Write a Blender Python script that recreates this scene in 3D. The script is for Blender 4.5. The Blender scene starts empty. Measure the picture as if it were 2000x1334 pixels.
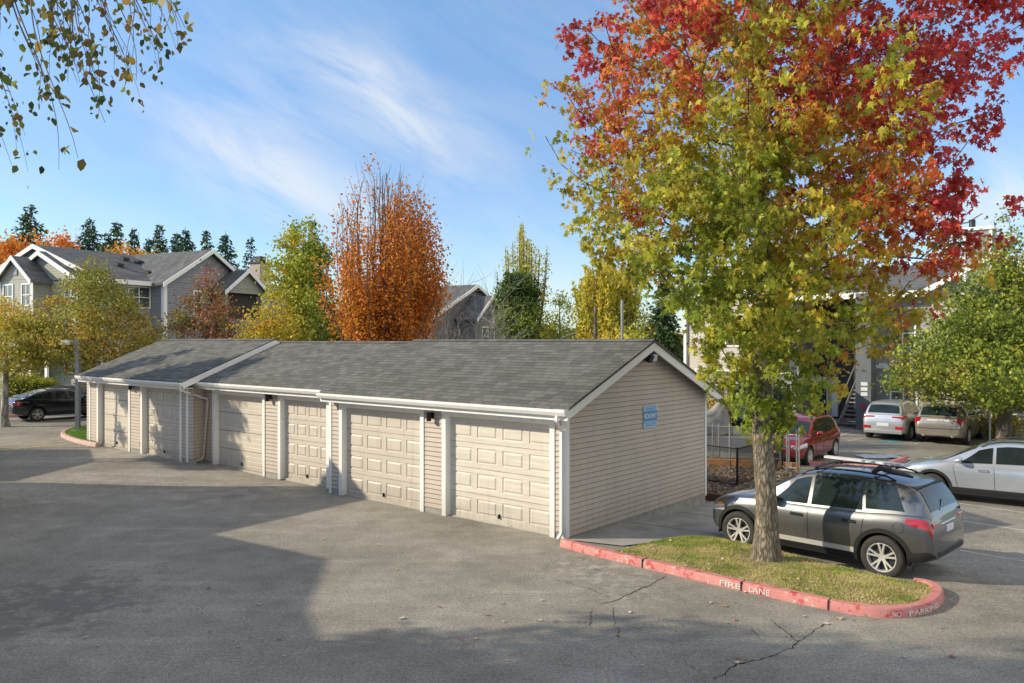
import bpy, bmesh, math, random
import numpy as np
from mathutils import Vector, Matrix, noise as mnoise

random.seed(7)
rng = np.random.default_rng(11)
SC = bpy.context.scene
COL = SC.collection
R = math.radians

# ------------------------------------------------------------------ survey of the place
F, CH, HY = 1554.0, 3.75, 665.0          # focal length in photo pixels, eye height, horizon row
P0 = (1.012, 14.98)                      # near front corner of the garages
Vd = (-0.766, 0.643)                     # along the garage doors, leftwards
Ud = (0.643, 0.766)                      # into the depth of the garages
ANG = math.atan2(-0.643, 0.766)

def ss(x, a, b):
    k = min(1.0, max(0.0, (x - a) / (b - a)))
    return k * k * (3 - 2 * k)

def tu(x, y):
    dx, dy = x - P0[0], y - P0[1]
    return dx * Vd[0] + dy * Vd[1], dx * Ud[0] + dy * Ud[1]

def g(x, y):                             # height of the terrain
    t, u = tu(x, y)
    a = 0.12 * ss(t, 10.5, 14.5) * ss(u, -14, -2)
    d = -(0.26 * ss(u, 0.2, 6) + 0.24 * ss(u, 6, 22)) * (1 - ss(t, 2, 14))
    return a + d

def W(px, py, h=0.0):                    # survey point: where a sight line meets the ground (+h)
    z = 0.0
    for _ in range(12):
        d = F * (CH - z - h) / (py - HY)
        x = (px - 1000) / F * d
        z = g(x, d)
    return Vector((x, d, z + h))

def D(px, py, d):                        # survey point at a known distance
    return Vector(((px - 1000) / F * d, d, CH + (HY - py) / F * d))

def LG(x, y, z=0.0):                     # garage coordinates -> world
    return Vector((P0[0] - Vd[0] * x + Ud[0] * y, P0[1] - Vd[1] * x + Ud[1] * y, z))

# ------------------------------------------------------------------ object helpers
def tag(o, label=None, cat=None, group=None, kind=None):
    if label: o['label'] = label
    if cat: o['category'] = cat
    if group: o['group'] = group
    if kind: o['kind'] = kind
    return o

def empty(name, loc=(0, 0, 0), rz=0.0):
    o = bpy.data.objects.new(name, None)
    o.empty_display_size = 0.3
    COL.objects.link(o)
    o.location = loc
    o.rotation_euler = (0, 0, rz)
    return o

def copy_tree(o, parent=None):
    c = o.copy(); COL.objects.link(c)
    if parent: c.parent = parent
    for k in list(o.children):
        copy_tree(k, c)
    return c

class MB:
    def __init__(s): s.v = []; s.f = []; s.m = []
    def add(s, vs, fs, mi=0):
        b = len(s.v); s.v += [tuple(p) for p in vs]
        for f in fs: s.f.append(tuple(b + i for i in f)); s.m.append(mi)
        return s
    def quad(s, a, b, c, d, mi=0): return s.add([a, b, c, d], [(0, 1, 2, 3)], mi)
    def box(s, x0, x1, y0, y1, z0, z1, mi=0):
        v = [(x, y, z) for z in (z0, z1) for y in (y0, y1) for x in (x0, x1)]
        return s.add(v, [(0, 2, 3, 1), (4, 5, 7, 6), (0, 1, 5, 4), (2, 6, 7, 3), (0, 4, 6, 2), (1, 3, 7, 5)], mi)
    def obox(s, c, ex, ey, ez, mi=0):    # centre and three half-axis vectors
        c, ex, ey, ez = map(Vector, (c, ex, ey, ez))
        v = [c + i * ex + j * ey + k * ez for k in (-1, 1) for j in (-1, 1) for i in (-1, 1)]
        return s.add(v, [(0, 2, 3, 1), (4, 5, 7, 6), (0, 1, 5, 4), (2, 6, 7, 3), (0, 4, 6, 2), (1, 3, 7, 5)], mi)
    def beam(s, a, b, w, h, mi=0, up=(0, 0, 1)):
        a, b = Vector(a), Vector(b); d = (b - a); L = d.length; d.normalize()
        side = d.cross(Vector(up)); side.normalize(); u2 = side.cross(d)
        return s.obox((a + b) / 2, d * L / 2, side * w / 2, u2 * h / 2, mi)
    def tube(s, pts, rad, n=8, mi=0, cap=True):
        pts = [Vector(p) for p in pts]
        if not hasattr(rad, '__len__'): rad = [rad] * len(pts)
        b = len(s.v); up = Vector((0.013, 0.021, 1))
        for i, p in enumerate(pts):
            d = (pts[min(i + 1, len(pts) - 1)] - pts[max(i - 1, 0)]).normalized()
            if abs(d.z) > 0.95: up_ = Vector((1, 0.02, 0))
            else: up_ = up
            a = d.cross(up_).normalized(); c = d.cross(a)
            for k in range(n):
                t = 2 * math.pi * k / n
                s.v.append(tuple(p + (a * math.cos(t) + c * math.sin(t)) * rad[i]))
        for i in range(len(pts) - 1):
            for k in range(n):
                k2 = (k + 1) % n
                s.f.append((b + i * n + k, b + i * n + k2, b + (i + 1) * n + k2, b + (i + 1) * n + k)); s.m.append(mi)
        if cap:
            s.f.append(tuple(b + k for k in range(n))[::-1]); s.m.append(mi)
            e = b + (len(pts) - 1) * n
            s.f.append(tuple(e + k for k in range(n))); s.m.append(mi)
        return s
    def prism(s, poly, P, d0, d1, mi=0):  # poly in 2D, P(a,b,d) -> point
        n = len(poly)
        v = [P(a, b, d0) for a, b in poly] + [P(a, b, d1) for a, b in poly]
        f = [tuple(range(n))[::-1], tuple(range(n, 2 * n))] + [(i, (i + 1) % n, n + (i + 1) % n, n + i) for i in range(n)]
        return s.add(v, f, mi)
    def grid(s, fn, nu, nv, mi=0):
        v = [fn(i / nu, j / nv) for j in range(nv + 1) for i in range(nu + 1)]
        f = [(j * (nu + 1) + i, j * (nu + 1) + i + 1, (j + 1) * (nu + 1) + i + 1, (j + 1) * (nu + 1) + i) for j in range(nv) for i in range(nu)]
        return s.add(v, f, mi)
    def build(s, name, mats, parent=None, smooth=None, fix=True, loc=None):
        me = bpy.data.meshes.new(name)
        me.from_pydata(s.v, [], s.f)
        if not isinstance(mats, (list, tuple)): mats = [mats]
        for m in mats: me.materials.append(m)
        if len(mats) > 1: me.polygons.foreach_set('material_index', s.m)
        if fix:
            bm = bmesh.new(); bm.from_mesh(me)
            bmesh.ops.recalc_face_normals(bm, faces=bm.faces)
            bm.to_mesh(me); bm.free()
        if smooth is not None:
            me.polygons.foreach_set('use_smooth', [True] * len(me.polygons))
            me.set_sharp_from_angle(angle=R(smooth))
        me.update()
        o = bpy.data.objects.new(name, me); COL.objects.link(o)
        if parent: o.parent = parent
        if loc is not None: o.location = loc
        return o

def struct(o): o['kind'] = 'structure'; return o

# ------------------------------------------------------------------ materials
def newmat(name):
    m = bpy.data.materials.new(name); m.use_nodes = True
    nt = m.node_tree; b = nt.nodes['Principled BSDF']
    return m, nt, b

def N(nt, typ, **kw):
    n = nt.nodes.new(typ)
    for k, v in kw.items():
        if k == 'ins':
            for kk, vv in v.items(): n.inputs[kk].default_value = vv
        else: setattr(n, k, v)
    return n

def ramp(nt, stops, src):
    r = nt.nodes.new('ShaderNodeValToRGB'); e = r.color_ramp.elements
    while len(e) < len(stops): e.new(0.5)
    for el, (p, c) in zip(e, stops):
        el.position = p; el.color = (c[0], c[1], c[2], 1) if hasattr(c, '__len__') else (c, c, c, 1)
    nt.links.new(src, r.inputs[0]); return r.outputs[0]

def mul(nt, a, b):
    m = N(nt, 'ShaderNodeMix', data_type='RGBA', blend_type='MULTIPLY'); m.inputs[0].default_value = 1
    nt.links.new(a, m.inputs[6]); nt.links.new(b, m.inputs[7]); return m.outputs[2]

def mixc(nt, f, a, b):
    m = N(nt, 'ShaderNodeMix', data_type='RGBA')
    nt.links.new(f, m.inputs[0])
    for s_, i in ((a, 6), (b, 7)):
        if hasattr(s_, '__len__'): m.inputs[i].default_value = (s_[0], s_[1], s_[2], 1)
        else: nt.links.new(s_, m.inputs[i])
    return m.outputs[2]

def math_(nt, op, a, b=None, clamp=False):
    m = N(nt, 'ShaderNodeMath', operation=op); m.use_clamp = clamp
    for i, s_ in enumerate((a, b)):
        if s_ is None: continue
        if isinstance(s_, (int, float)): m.inputs[i].default_value = s_
        else: nt.links.new(s_, m.inputs[i])
    return m.outputs[0]

def mat(name, col, rough=0.6, metal=0.0, var=0.12, scale=4.0, bump=0.0, bscale=40.0, coat=0.0, spec=0.5, stretch=(1, 1, 1), dirt=0.0):
    m, nt, b = newmat(name)
    tc = N(nt, 'ShaderNodeTexCoord'); mp = N(nt, 'ShaderNodeMapping'); mp.inputs['Scale'].default_value = stretch
    nt.links.new(tc.outputs['Object'], mp.inputs[0])
    n = N(nt, 'ShaderNodeTexNoise', ins={'Scale': scale, 'Detail': 6.0, 'Roughness': 0.62})
    nt.links.new(mp.outputs[0], n.inputs['Vector'])
    c = ramp(nt, [(0.25, [k * (1 - var) for k in col]), (0.75, [min(1, k * (1 + var)) for k in col])], n.outputs['Fac'])
    if dirt:
        sp = N(nt, 'ShaderNodeSeparateXYZ'); nt.links.new(tc.outputs['Object'], sp.inputs[0])
        mp2 = N(nt, 'ShaderNodeMapping'); mp2.inputs['Scale'].default_value = (7, 7, .5); nt.links.new(tc.outputs['Object'], mp2.inputs[0])
        nd = N(nt, 'ShaderNodeTexNoise', ins={'Scale': 1.0, 'Detail': 7.0, 'Roughness': .7}); nt.links.new(mp2.outputs[0], nd.inputs['Vector'])
        low = ramp(nt, [(0.0, 1.0), (.10, .65), (.30, .12), (1.0, .0)], math_(nt, 'MULTIPLY', sp.outputs[2], .5))
        f_ = math_(nt, 'MULTIPLY', math_(nt, 'ADD', low, ramp(nt, [(.52, 0.0), (.75, .35)], nd.outputs['Fac'])), math_(nt, 'MULTIPLY', nd.outputs['Fac'], dirt), True)
        c = mixc(nt, f_, c, (.17, .145, .115))
    nt.links.new(c, b.inputs['Base Color'])
    b.inputs['Roughness'].default_value = rough; b.inputs['Metallic'].default_value = metal
    b.inputs['Coat Weight'].default_value = coat; b.inputs['Coat Roughness'].default_value = 0.06
    b.inputs['Specular IOR Level'].default_value = spec
    if bump:
        n2 = N(nt, 'ShaderNodeTexNoise', ins={'Scale': bscale, 'Detail': 4.0})
        nt.links.new(mp.outputs[0], n2.inputs['Vector'])
        bp = N(nt, 'ShaderNodeBump', ins={'Strength': bump, 'Distance': 0.02})
        nt.links.new(n2.outputs['Fac'], bp.inputs['Height']); nt.links.new(bp.outputs[0], b.inputs['Normal'])
    return m

def siding_far(name, col, pitch=0.16):
    m, nt, b = newmat(name)
    tc = N(nt, 'ShaderNodeTexCoord'); sp = N(nt, 'ShaderNodeSeparateXYZ'); nt.links.new(tc.outputs['Object'], sp.inputs[0])
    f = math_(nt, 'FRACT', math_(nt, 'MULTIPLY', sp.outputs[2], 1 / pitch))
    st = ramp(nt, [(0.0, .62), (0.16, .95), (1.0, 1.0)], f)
    n = N(nt, 'ShaderNodeTexNoise', ins={'Scale': 1.3, 'Detail': 5.0}); nt.links.new(tc.outputs['Object'], n.inputs['Vector'])
    c = ramp(nt, [(0.3, [k * .88 for k in col]), (0.7, [k * 1.08 for k in col])], n.outputs['Fac'])
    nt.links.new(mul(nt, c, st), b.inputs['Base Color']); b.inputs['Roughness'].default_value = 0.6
    bp = N(nt, 'ShaderNodeBump', ins={'Strength': 0.5, 'Distance': 0.02}); nt.links.new(math_(nt, 'SUBTRACT', 1.0, f), bp.inputs['Height']); nt.links.new(bp.outputs[0], b.inputs['Normal'])
    return m

def shingle(name, a, b_, bw=0.34, rh=0.14):
    m, nt, b = newmat(name)
    tc = N(nt, 'ShaderNodeTexCoord')
    # jitter rows a little so tabs do not line up
    br = N(nt, 'ShaderNodeTexBrick', offset=0.37, offset_frequency=3, squash=0.7, squash_frequency=2,
           ins={'Color1': (*a, 1), 'Color2': (*b_, 1), 'Mortar': (a[0] * .45, a[1] * .45, a[2] * .45, 1), 'Scale': 1.0, 'Mortar Size': 0.006, 'Mortar Smooth': 0.6, 'Bias': 0.0, 'Brick Width': bw, 'Row Height': rh})
    nt.links.new(tc.outputs['Object'], br.inputs['Vector'])
    n = N(nt, 'ShaderNodeTexNoise', ins={'Scale': 0.7, 'Detail': 5.0}); nt.links.new(tc.outputs['Object'], n.inputs['Vector'])
    n2 = N(nt, 'ShaderNodeTexNoise', ins={'Scale': 90.0, 'Detail': 2.0}); nt.links.new(tc.outputs['Object'], n2.inputs['Vector'])
    c = mul(nt, br.outputs['Color'], ramp(nt, [(0.3, (.90, .88, .85)), (0.7, (1.06, 1.06, 1.07))], n.outputs['Fac']))
    c = mul(nt, c, ramp(nt, [(0.3, .75), (0.7, 1.2)], n2.outputs['Fac']))
    nt.links.new(c, b.inputs['Base Color']); b.inputs['Roughness'].default_value = 0.95; b.inputs['Specular IOR Level'].default_value = 0.2
    bp = N(nt, 'ShaderNodeBump', ins={'Strength': 0.8, 'Distance': 0.012})
    hh = math_(nt, 'ADD', math_(nt, 'MULTIPLY', br.outputs['Fac'], -1.0), math_(nt, 'MULTIPLY', n2.outputs['Fac'], 0.35))
    nt.links.new(hh, bp.inputs['Height']); nt.links.new(bp.outputs[0], b.inputs['Normal'])
    return m

def leafmat(name, trans=0.4, rough=0.55):
    m = bpy.data.materials.new(name); m.use_nodes = True; nt = m.node_tree; nt.nodes.clear()
    out = N(nt, 'ShaderNodeOutputMaterial')
    at = N(nt, 'ShaderNodeAttribute', attribute_name='leaf_color')
    p = N(nt, 'ShaderNodeBsdfPrincipled', ins={'Roughness': rough, 'Specular IOR Level': 0.35})
    t = N(nt, 'ShaderNodeBsdfTranslucent'); mx = N(nt, 'ShaderNodeMixShader', ins={0: trans})
    nt.links.new(at.outputs['Color'], p.inputs['Base Color'])
    g_ = N(nt, 'ShaderNodeGamma', ins={'Gamma': 0.85}); nt.links.new(at.outputs['Color'], g_.inputs[0])
    nt.links.new(g_.outputs[0], t.inputs['Color'])
    nt.links.new(p.outputs[0], mx.inputs[1]); nt.links.new(t.outputs[0], mx.inputs[2]); nt.links.new(mx.outputs[0], out.inputs[0])
    return m

def barkmat(name, a, b_, vs=9.0, strength=1.0):
    m, nt, b = newmat(name)
    tc = N(nt, 'ShaderNodeTexCoord'); mp = N(nt, 'ShaderNodeMapping'); mp.inputs['Scale'].default_value = (1, 1, 0.28)
    nt.links.new(tc.outputs['Object'], mp.inputs[0])
    n0 = N(nt, 'ShaderNodeTexNoise', ins={'Scale': 5.0, 'Detail': 3.0}); nt.links.new(mp.outputs[0], n0.inputs['Vector'])
    wp = N(nt, 'ShaderNodeMix', data_type='RGBA', blend_type='LINEAR_LIGHT'); wp.inputs[0].default_value = 0.09
    nt.links.new(mp.outputs[0], wp.inputs[6]); nt.links.new(n0.outputs['Color'], wp.inputs[7])
    v = N(nt, 'ShaderNodeTexVoronoi', feature='DISTANCE_TO_EDGE', ins={'Scale': vs}); nt.links.new(wp.outputs[2], v.inputs['Vector'])
    n = N(nt, 'ShaderNodeTexNoise', ins={'Scale': 14.0, 'Detail': 8.0}); nt.links.new(mp.outputs[0], n.inputs['Vector'])
    c = ramp(nt, [(0.3, a), (0.7, b_)], n.outputs['Fac'])
    n5 = N(nt, 'ShaderNodeTexNoise', ins={'Scale': 34.0, 'Detail': 6.0, 'Roughness': .7}); nt.links.new(mp.outputs[0], n5.inputs['Vector'])
    cr = ramp(nt, [(0.05, .30), (0.34, .85), (.6, 1.0)], math_(nt, 'ADD', v.outputs['Distance'], math_(nt, 'MULTIPLY', math_(nt, 'SUBTRACT', n5.outputs['Fac'], .42), .8)))
    nt.links.new(mul(nt, c, cr), b.inputs['Base Color']); b.inputs['Roughness'].default_value = 0.9
    bp = N(nt, 'ShaderNodeBump', ins={'Strength': strength, 'Distance': 0.025})
    h = math_(nt, 'ADD', cr, math_(nt, 'MULTIPLY', n.outputs['Fac'], 0.5)); nt.links.new(h, bp.inputs['Height']); nt.links.new(bp.outputs[0], b.inputs['Normal'])
    return m

M = {}
M['white'] = mat('white_trim_paint', (.88, .88, .87), .5, var=.05, scale=2, bump=.05, dirt=.6)
M['siding'] = mat('beige_siding', (.56, .49, .43), .6, var=.08, scale=1.5, bump=.08, bscale=60, dirt=.7)
M['foundation'] = mat('concrete_foundation', (.30, .30, .28), .9, var=.3, scale=5, bump=.3)
M['door'] = mat('door_paint', (.62, .565, .495), .5, var=.07, scale=2.0, bump=.12, bscale=30, stretch=(.3, 1, 3), dirt=.9)
M['door_worn'] = mat('worn_door_paint', (.69, .64, .565), .6, var=.17, scale=7.0, bump=.35, bscale=50, stretch=(.12, 1, 2), dirt=.8)
M['bottomseal'] = mat('threshold', (.45, .43, .38), .8, var=.15)
M['shingle'] = shingle('asphalt_shingles', (.115, .115, .110), (.185, .182, .172))
M['lip'] = mat('siding_painted_shadow', (.23, .20, .17), .8, var=.1)  # dark colour paints the shadow line under each siding course
M['shingle_far'] = shingle('asphalt_shingles_far', (.11, .115, .12), (.17, .175, .18), .5, .2)
M['black'] = mat('black_plastic', (.02, .02, .022), .5, var=.2, scale=20)
M['blackmetal'] = mat('black_metal', (.025, .022, .02), .4, .6, var=.2, scale=20)
M['glassdark'] = mat('window_glass', (.055, .075, .085), .05, 0, var=.5, scale=.8, spec=1.0)
M['carglass'] = mat('car_glass', (.018, .028, .028), .04, 0, var=.6, scale=1.2, spec=.55)
M['tyre'] = mat('tyre_rubber', (.035, .033, .031), .8, var=.25, scale=15, bump=.2)
M['alloy'] = mat('alloy', (.80, .80, .79), .35, .6, var=.05)
M['chrome'] = mat('chrome', (.75, .75, .75), .12, 1, var=.04)
M['red_light'] = mat('red_lens', (.45, .012, .018), .12, 0, var=.3, scale=12, coat=1)
M['head_light'] = mat('clear_lens', (.55, .57, .58), .1, .3, var=.35, scale=14, coat=1)
M['amber'] = mat('amber_lens', (.75, .22, .02), .2, 0, var=.2, coat=1)
M['plate'] = mat('plate', (.65, .66, .68), .4, var=.12, scale=18)
M['galv'] = mat('galvanised_steel', (.36, .37, .37), .45, .6, var=.15, scale=8)
M['leaf'] = leafmat('leaf_blades', .45)
M['leaf_far'] = leafmat('foliage', .3, .7)
M['needle'] = leafmat('conifer_needles', .12, .8)
M['bark_hero'] = barkmat('furrowed_bark', (.24, .19, .13), (.52, .45, .34), 19.0, 1.0)
M['bark'] = barkmat('bark', (.16, .13, .10), (.30, .25, .20), 6.0)
M['bark_pale'] = barkmat('pale_bark', (.40, .37, .33), (.60, .57, .52), 5.0, .4)
M['twig'] = mat('twig_bark', (.16, .12, .095), .8, var=.3, scale=10)
# ------------------------------------------------------------------ ground
def asphalt():
    m, nt, b = newmat('asphalt')
    tc = N(nt, 'ShaderNodeTexCoord'); V = tc.outputs['Object']
    def nz(sc, det=5.0, rg=.6):
        n = N(nt, 'ShaderNodeTexNoise', ins={'Scale': sc, 'Detail': det, 'Roughness': rg}); nt.links.new(V, n.inputs['Vector']); return n.outputs['Fac']
    c = ramp(nt, [(0.30, (.228, .212, .182)), (0.52, (.305, .283, .245)), (0.75, (.405, .378, .335))], nz(.33, 7, .62))
    c = mul(nt, c, ramp(nt, [(0.35, .86), (0.62, 1.06)], nz(2.2, 6)))
    c = mul(nt, c, ramp(nt, [(0.34, .50), (0.52, 1.0), (0.74, 1.7)], nz(70, 3)))
    c = mul(nt, c, ramp(nt, [(0.36, .80), (0.50, 1.0), (0.66, 1.22)], nz(22, 4)))
    # sealed dark blotches at the left, as in worn aggregate
    def spot(x, y, r):
        vm = N(nt, 'ShaderNodeVectorMath', operation='DISTANCE'); nt.links.new(V, vm.inputs[0]); vm.inputs[1].default_value = (x, y, 0)
        return ramp(nt, [(0.0, 1.0), (1.0, 0.0)], math_(nt, 'DIVIDE', vm.outputs['Value'], r))
    p = W(90, 1180); s1 = spot(p.x, p.y, 3.2)
    f = ramp(nt, [(0.0, 0.0), (.50, 0.0), (.56, 1.0)], math_(nt, 'ADD', math_(nt, 'MULTIPLY', nz(2.6, 9, .72), .75), math_(nt, 'MULTIPLY', s1, .22)))
    c = mixc(nt, math_(nt, 'MULTIPLY', f, math_(nt, 'MULTIPLY', s1, 1.4, True)), c, (.19, .18, .165))
    for px, py, r, k in ((1150, 1110, 1.25, .95), (1240, 1150, 1.1, .6), (1700, 1135, 1.2, .35)):
        p = W(px, py); s2 = spot(p.x, p.y, r)
        f2 = ramp(nt, [(0.0, 0.0), (.49, 0.0), (.60, 1.0)], nz(4.2, 10, .75))
        c = mixc(nt, math_(nt, 'MULTIPLY', math_(nt, 'MULTIPLY', f2, s2), k, True), c, (.50, .47, .42))
        f3 = ramp(nt, [(0.0, 1.0), (.36, 1.0), (.42, 0.0)], nz(3.1, 8, .7))
        c = mixc(nt, math_(nt, 'MULTIPLY', math_(nt, 'MULTIPLY', f3, s2), .8, True), c, (.08, .074, .066))
    p = W(420, 985)
    for px, py, r in ((440, 965, 2.2), (600, 945, 1.8), (250, 905, 2.0), (900, 1030, 1.3)):
        p = W(px, py); s3 = spot(p.x, p.y, r)
        c = mixc(nt, math_(nt, 'MULTIPLY', math_(nt, 'MULTIPLY', s3, ramp(nt, [(.4, 0.0), (.6, 1.0)], nz(1.6, 6))), .5), c, (.115, .095, .075))
    # scuffs
    mp = N(nt, 'ShaderNodeMapping'); mp.inputs['Scale'].default_value = (.35, 2.6, 1); mp.inputs['Rotation'].default_value = (0, 0, .5); nt.links.new(V, mp.inputs[0])
    n = N(nt, 'ShaderNodeTexNoise', ins={'Scale': .9, 'Detail': 6.0}); nt.links.new(mp.outputs[0], n.inputs['Vector'])
    c = mul(nt, c, ramp(nt, [(.3, .93), (.58, 1.0), (.68, 1.16)], n.outputs['Fac']))
    nt.links.new(c, b.inputs['Base Color']); b.inputs['Roughness'].default_value = .88; b.inputs['Specular IOR Level'].default_value = .3
    bp = N(nt, 'ShaderNodeBump', ins={'Strength': .55, 'Distance': .012}); nt.links.new(nz(85, 3), bp.inputs['Height']); nt.links.new(bp.outputs[0], b.inputs['Normal'])
    return m
M['asphalt'] = asphalt()

def axis_pts(lo, hi, step, far):
    a = list(np.arange(lo, hi + 1e-6, step)); s = step; x = hi; out = []
    while x < far: s *= 1.25; x += s; out.append(x)
    s = step; x = lo; pre = []
    while x > -far: s *= 1.25; x -= s; pre.append(x)
    return pre[::-1] + a + out
xs = axis_pts(-32, 32, .8, 900); ys = axis_pts(-4, 60, .8, 1200)
mb = MB(); nx = len(xs)
mb.add([(x, y, g(x, y)) for y in ys for x in xs], [(j * nx + i, j * nx + i + 1, (j + 1) * nx + i + 1, (j + 1) * nx + i) for j in range(len(ys) - 1) for i in range(nx - 1)])
struct(mb.build('ground', M['asphalt'], smooth=60, fix=False))

def inside(poly, x, y):
    c = False; n = len(poly)
    for i in range(n):
        x1, y1 = poly[i][:2]; x2, y2 = poly[(i + 1) % n][:2]
        if (y1 > y) != (y2 > y) and x < (x2 - x1) * (y - y1) / (y2 - y1) + x1: c = not c
    return c

def drape(name, poly, m, h, step=.25, dome=0.0):
    """sheet that follows the terrain h above it"""
    bm = bmesh.new()
    vs = [bm.verts.new((p[0], p[1], 0)) for p in poly]; bm.faces.new(vs)
    xs_ = [p[0] for p in poly]; ys_ = [p[1] for p in poly]
    for ax, lo, hi in ((0, min(xs_), max(xs_)), (1, min(ys_), max(ys_))):
        k = lo + step
        while k < hi:
            co = (k, 0, 0) if ax == 0 else (0, k, 0); no = (1, 0, 0) if ax == 0 else (0, 1, 0)
            bmesh.ops.bisect_plane(bm, geom=bm.verts[:] + bm.edges[:] + bm.faces[:], plane_co=co, plane_no=no); k += step
    for v in bm.verts:
        hh = h
        if dome:
            d = min(dist_seg(v.co.x, v.co.y, poly[i], poly[(i + 1) % len(poly)]) for i in range(len(poly)))
            hh = h + dome * ss(d, 0, .7) + .012 * mnoise.noise(Vector((v.co.x * 3, v.co.y * 3, 0))) * min(1, d * 4)
        v.co.z = g(v.co.x, v.co.y) + hh
    bmesh.ops.recalc_face_normals(bm, faces=bm.faces)
    for f in bm.faces:
        if f.normal.z < 0: f.normal_flip()
        f.smooth = True
    me = bpy.data.meshes.new(name); bm.to_mesh(me); bm.free(); me.materials.append(m)
    o = bpy.data.objects.new(name, me); COL.objects.link(o); return struct(o)

def dist_seg(x, y, a, b):
    ax, ay, bx, by = a[0], a[1], b[0], b[1]; dx, dy = bx - ax, by - ay; L = dx * dx + dy * dy + 1e-9
    t = max(0, min(1, ((x - ax) * dx + (y - ay) * dy) / L)); return math.hypot(x - ax - t * dx, y - ay - t * dy)

def resample(pts, step):
    pts = [Vector(p) for p in pts]; out = [pts[0].copy()]; acc = 0
    for a, b in zip(pts, pts[1:]):
        L = (b - a).length; n = max(1, int(L / step))
        for i in range(1, n + 1): out.append(a.lerp(b, i / n))
    return out

def chaikin(pts, n=2):
    for _ in range(n):
        q = [pts[0]]
        for a, b in zip(pts, pts[1:]): q += [a.lerp(b, .25), a.lerp(b, .75)]
        q.append(pts[-1]); pts = q
    return pts

def offset(pts, d):
    out = []
    for i, p in enumerate(pts):
        t = (pts[min(i + 1, len(pts) - 1)] - pts[max(i - 1, 0)]); t.z = 0; t.normalize()
        out.append(p + Vector((-t.y, t.x, 0)) * d)
    return out

def strip(name, pts, w, m, h=.004):
    mb = MB(); a = offset(pts, w / 2); b = offset(pts, -w / 2)
    for i in range(len(pts) - 1):
        q = [a[i], a[i + 1], b[i + 1], b[i]]
        mb.add([(p.x, p.y, g(p.x, p.y) + h) for p in q], [(0, 1, 2, 3)])
    return mb.build(name, m)

def curb(name, pts, m, w=.15, hgt=.13, gaps=()):
    """pts = outer foot line, left of travel = inside"""
    prof = [(0, -.1), (.012, hgt - .03), (.035, hgt), (w, hgt), (w, -.1)]
    mb = MB(); n = len(prof); L = 0; rows = []
    offs = [offset(pts, d) for d, _ in prof]
    for i in range(len(pts)):
        jit = .004 * mnoise.noise(Vector((pts[i].x * 4, pts[i].y * 4, 1)))
        rows.append([(offs[k][i].x, offs[k][i].y, g(pts[i].x, pts[i].y) + prof[k][1] + jit) for k in range(n)])
    for i in range(len(pts) - 1):
        s_ = [k for k in gaps if abs(k - i) < 1]
        mb.add(rows[i] + rows[i + 1], [(k, k + 1, n + k + 1, n + k) for k in range(n - 1)])
    mb.add(rows[0], [tuple(range(n))]); mb.add(rows[-1], [tuple(range(n))])
    return struct(mb.build(name, m, smooth=50))

def red_curb():
    m, nt, b = newmat('red_curb_paint'); tc = N(nt, 'ShaderNodeTexCoord'); V = tc.outputs['Object']
    def nz(sc, det=6.0, rg=.65):
        n = N(nt, 'ShaderNodeTexNoise', ins={'Scale': sc, 'Detail': det, 'Roughness': rg}); nt.links.new(V, n.inputs['Vector']); return n.outputs['Fac']
    c = ramp(nt, [(.3, (.50, .17, .165)), (.6, (.60, .24, .22))], nz(3))
    c = mixc(nt, ramp(nt, [(.54, 0.0), (.60, 1.0)], nz(5, 8, .7)), c, (.46, .055, .045))
    c = mixc(nt, ramp(nt, [(.56, 0.0), (.62, .85)], nz(9, 9, .75)), c, (.55, .45, .40))
    c = mixc(nt, ramp(nt, [(.60, 0.0), (.66, .9)], nz(14, 9, .75)), c, (.12, .08, .07))
    nt.links.new(c, b.inputs['Base Color']); b.inputs['Roughness'].default_value = .7
    bp = N(nt, 'ShaderNodeBump', ins={'Strength': .4, 'Distance': .01}); nt.links.new(nz(45), bp.inputs['Height']); nt.links.new(bp.outputs[0], b.inputs['Normal'])
    return m
M['redcurb'] = red_curb()
M['concrete'] = mat('concrete_walk', (.34, .33, .31), .85, var=.35, scale=1.6, bump=.25, bscale=50)
M['roadwhite'] = mat('worn_white_paint', (.46, .45, .42), .8, var=.35, scale=7)
M['roadyellow'] = mat('worn_yellow_paint', (.50, .38, .15), .8, var=.3, scale=6)
M['roadblue'] = mat('worn_blue_paint', (.12, .27, .33), .8, var=.5, scale=5)
M['crack'] = mat('crack', (.012, .011, .010), 1, var=.3)

def turf(name, a, b_, c_):
    m, nt, b = newmat(name); tc = N(nt, 'ShaderNodeTexCoord'); V = tc.outputs['Object']
    def nz(sc, det=6.0, rg=.65):
        n = N(nt, 'ShaderNodeTexNoise', ins={'Scale': sc, 'Detail': det, 'Roughness': rg}); nt.links.new(V, n.inputs['Vector']); return n.outputs['Fac']
    c = mixc(nt, ramp(nt, [(.38, 0.0), (.58, 1.0)], nz(2.4, 8)), a, b_)
    c = mixc(nt, ramp(nt, [(.52, 0.0), (.62, 1.0)], nz(3.7, 8)), c, c_)
    c = mul(nt, c, ramp(nt, [(.3, .5), (.7, 1.35)], nz(60, 4)))
    nt.links.new(c, b.inputs['Base Color']); b.inputs['Roughness'].default_value = .95
    bp = N(nt, 'ShaderNodeBump', ins={'Strength': 1, 'Distance': .04}); nt.links.new(nz(45), bp.inputs['Height']); nt.links.new(bp.outputs[0], b.inputs['Normal'])
    return m
M['soil'] = turf('mossy_soil', (.26, .22, .09), (.40, .34, .15), (.18, .125, .075))
M['lawn'] = turf('lawn_soil', (.10, .17, .03), (.16, .26, .04), (.12, .15, .04))

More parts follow.
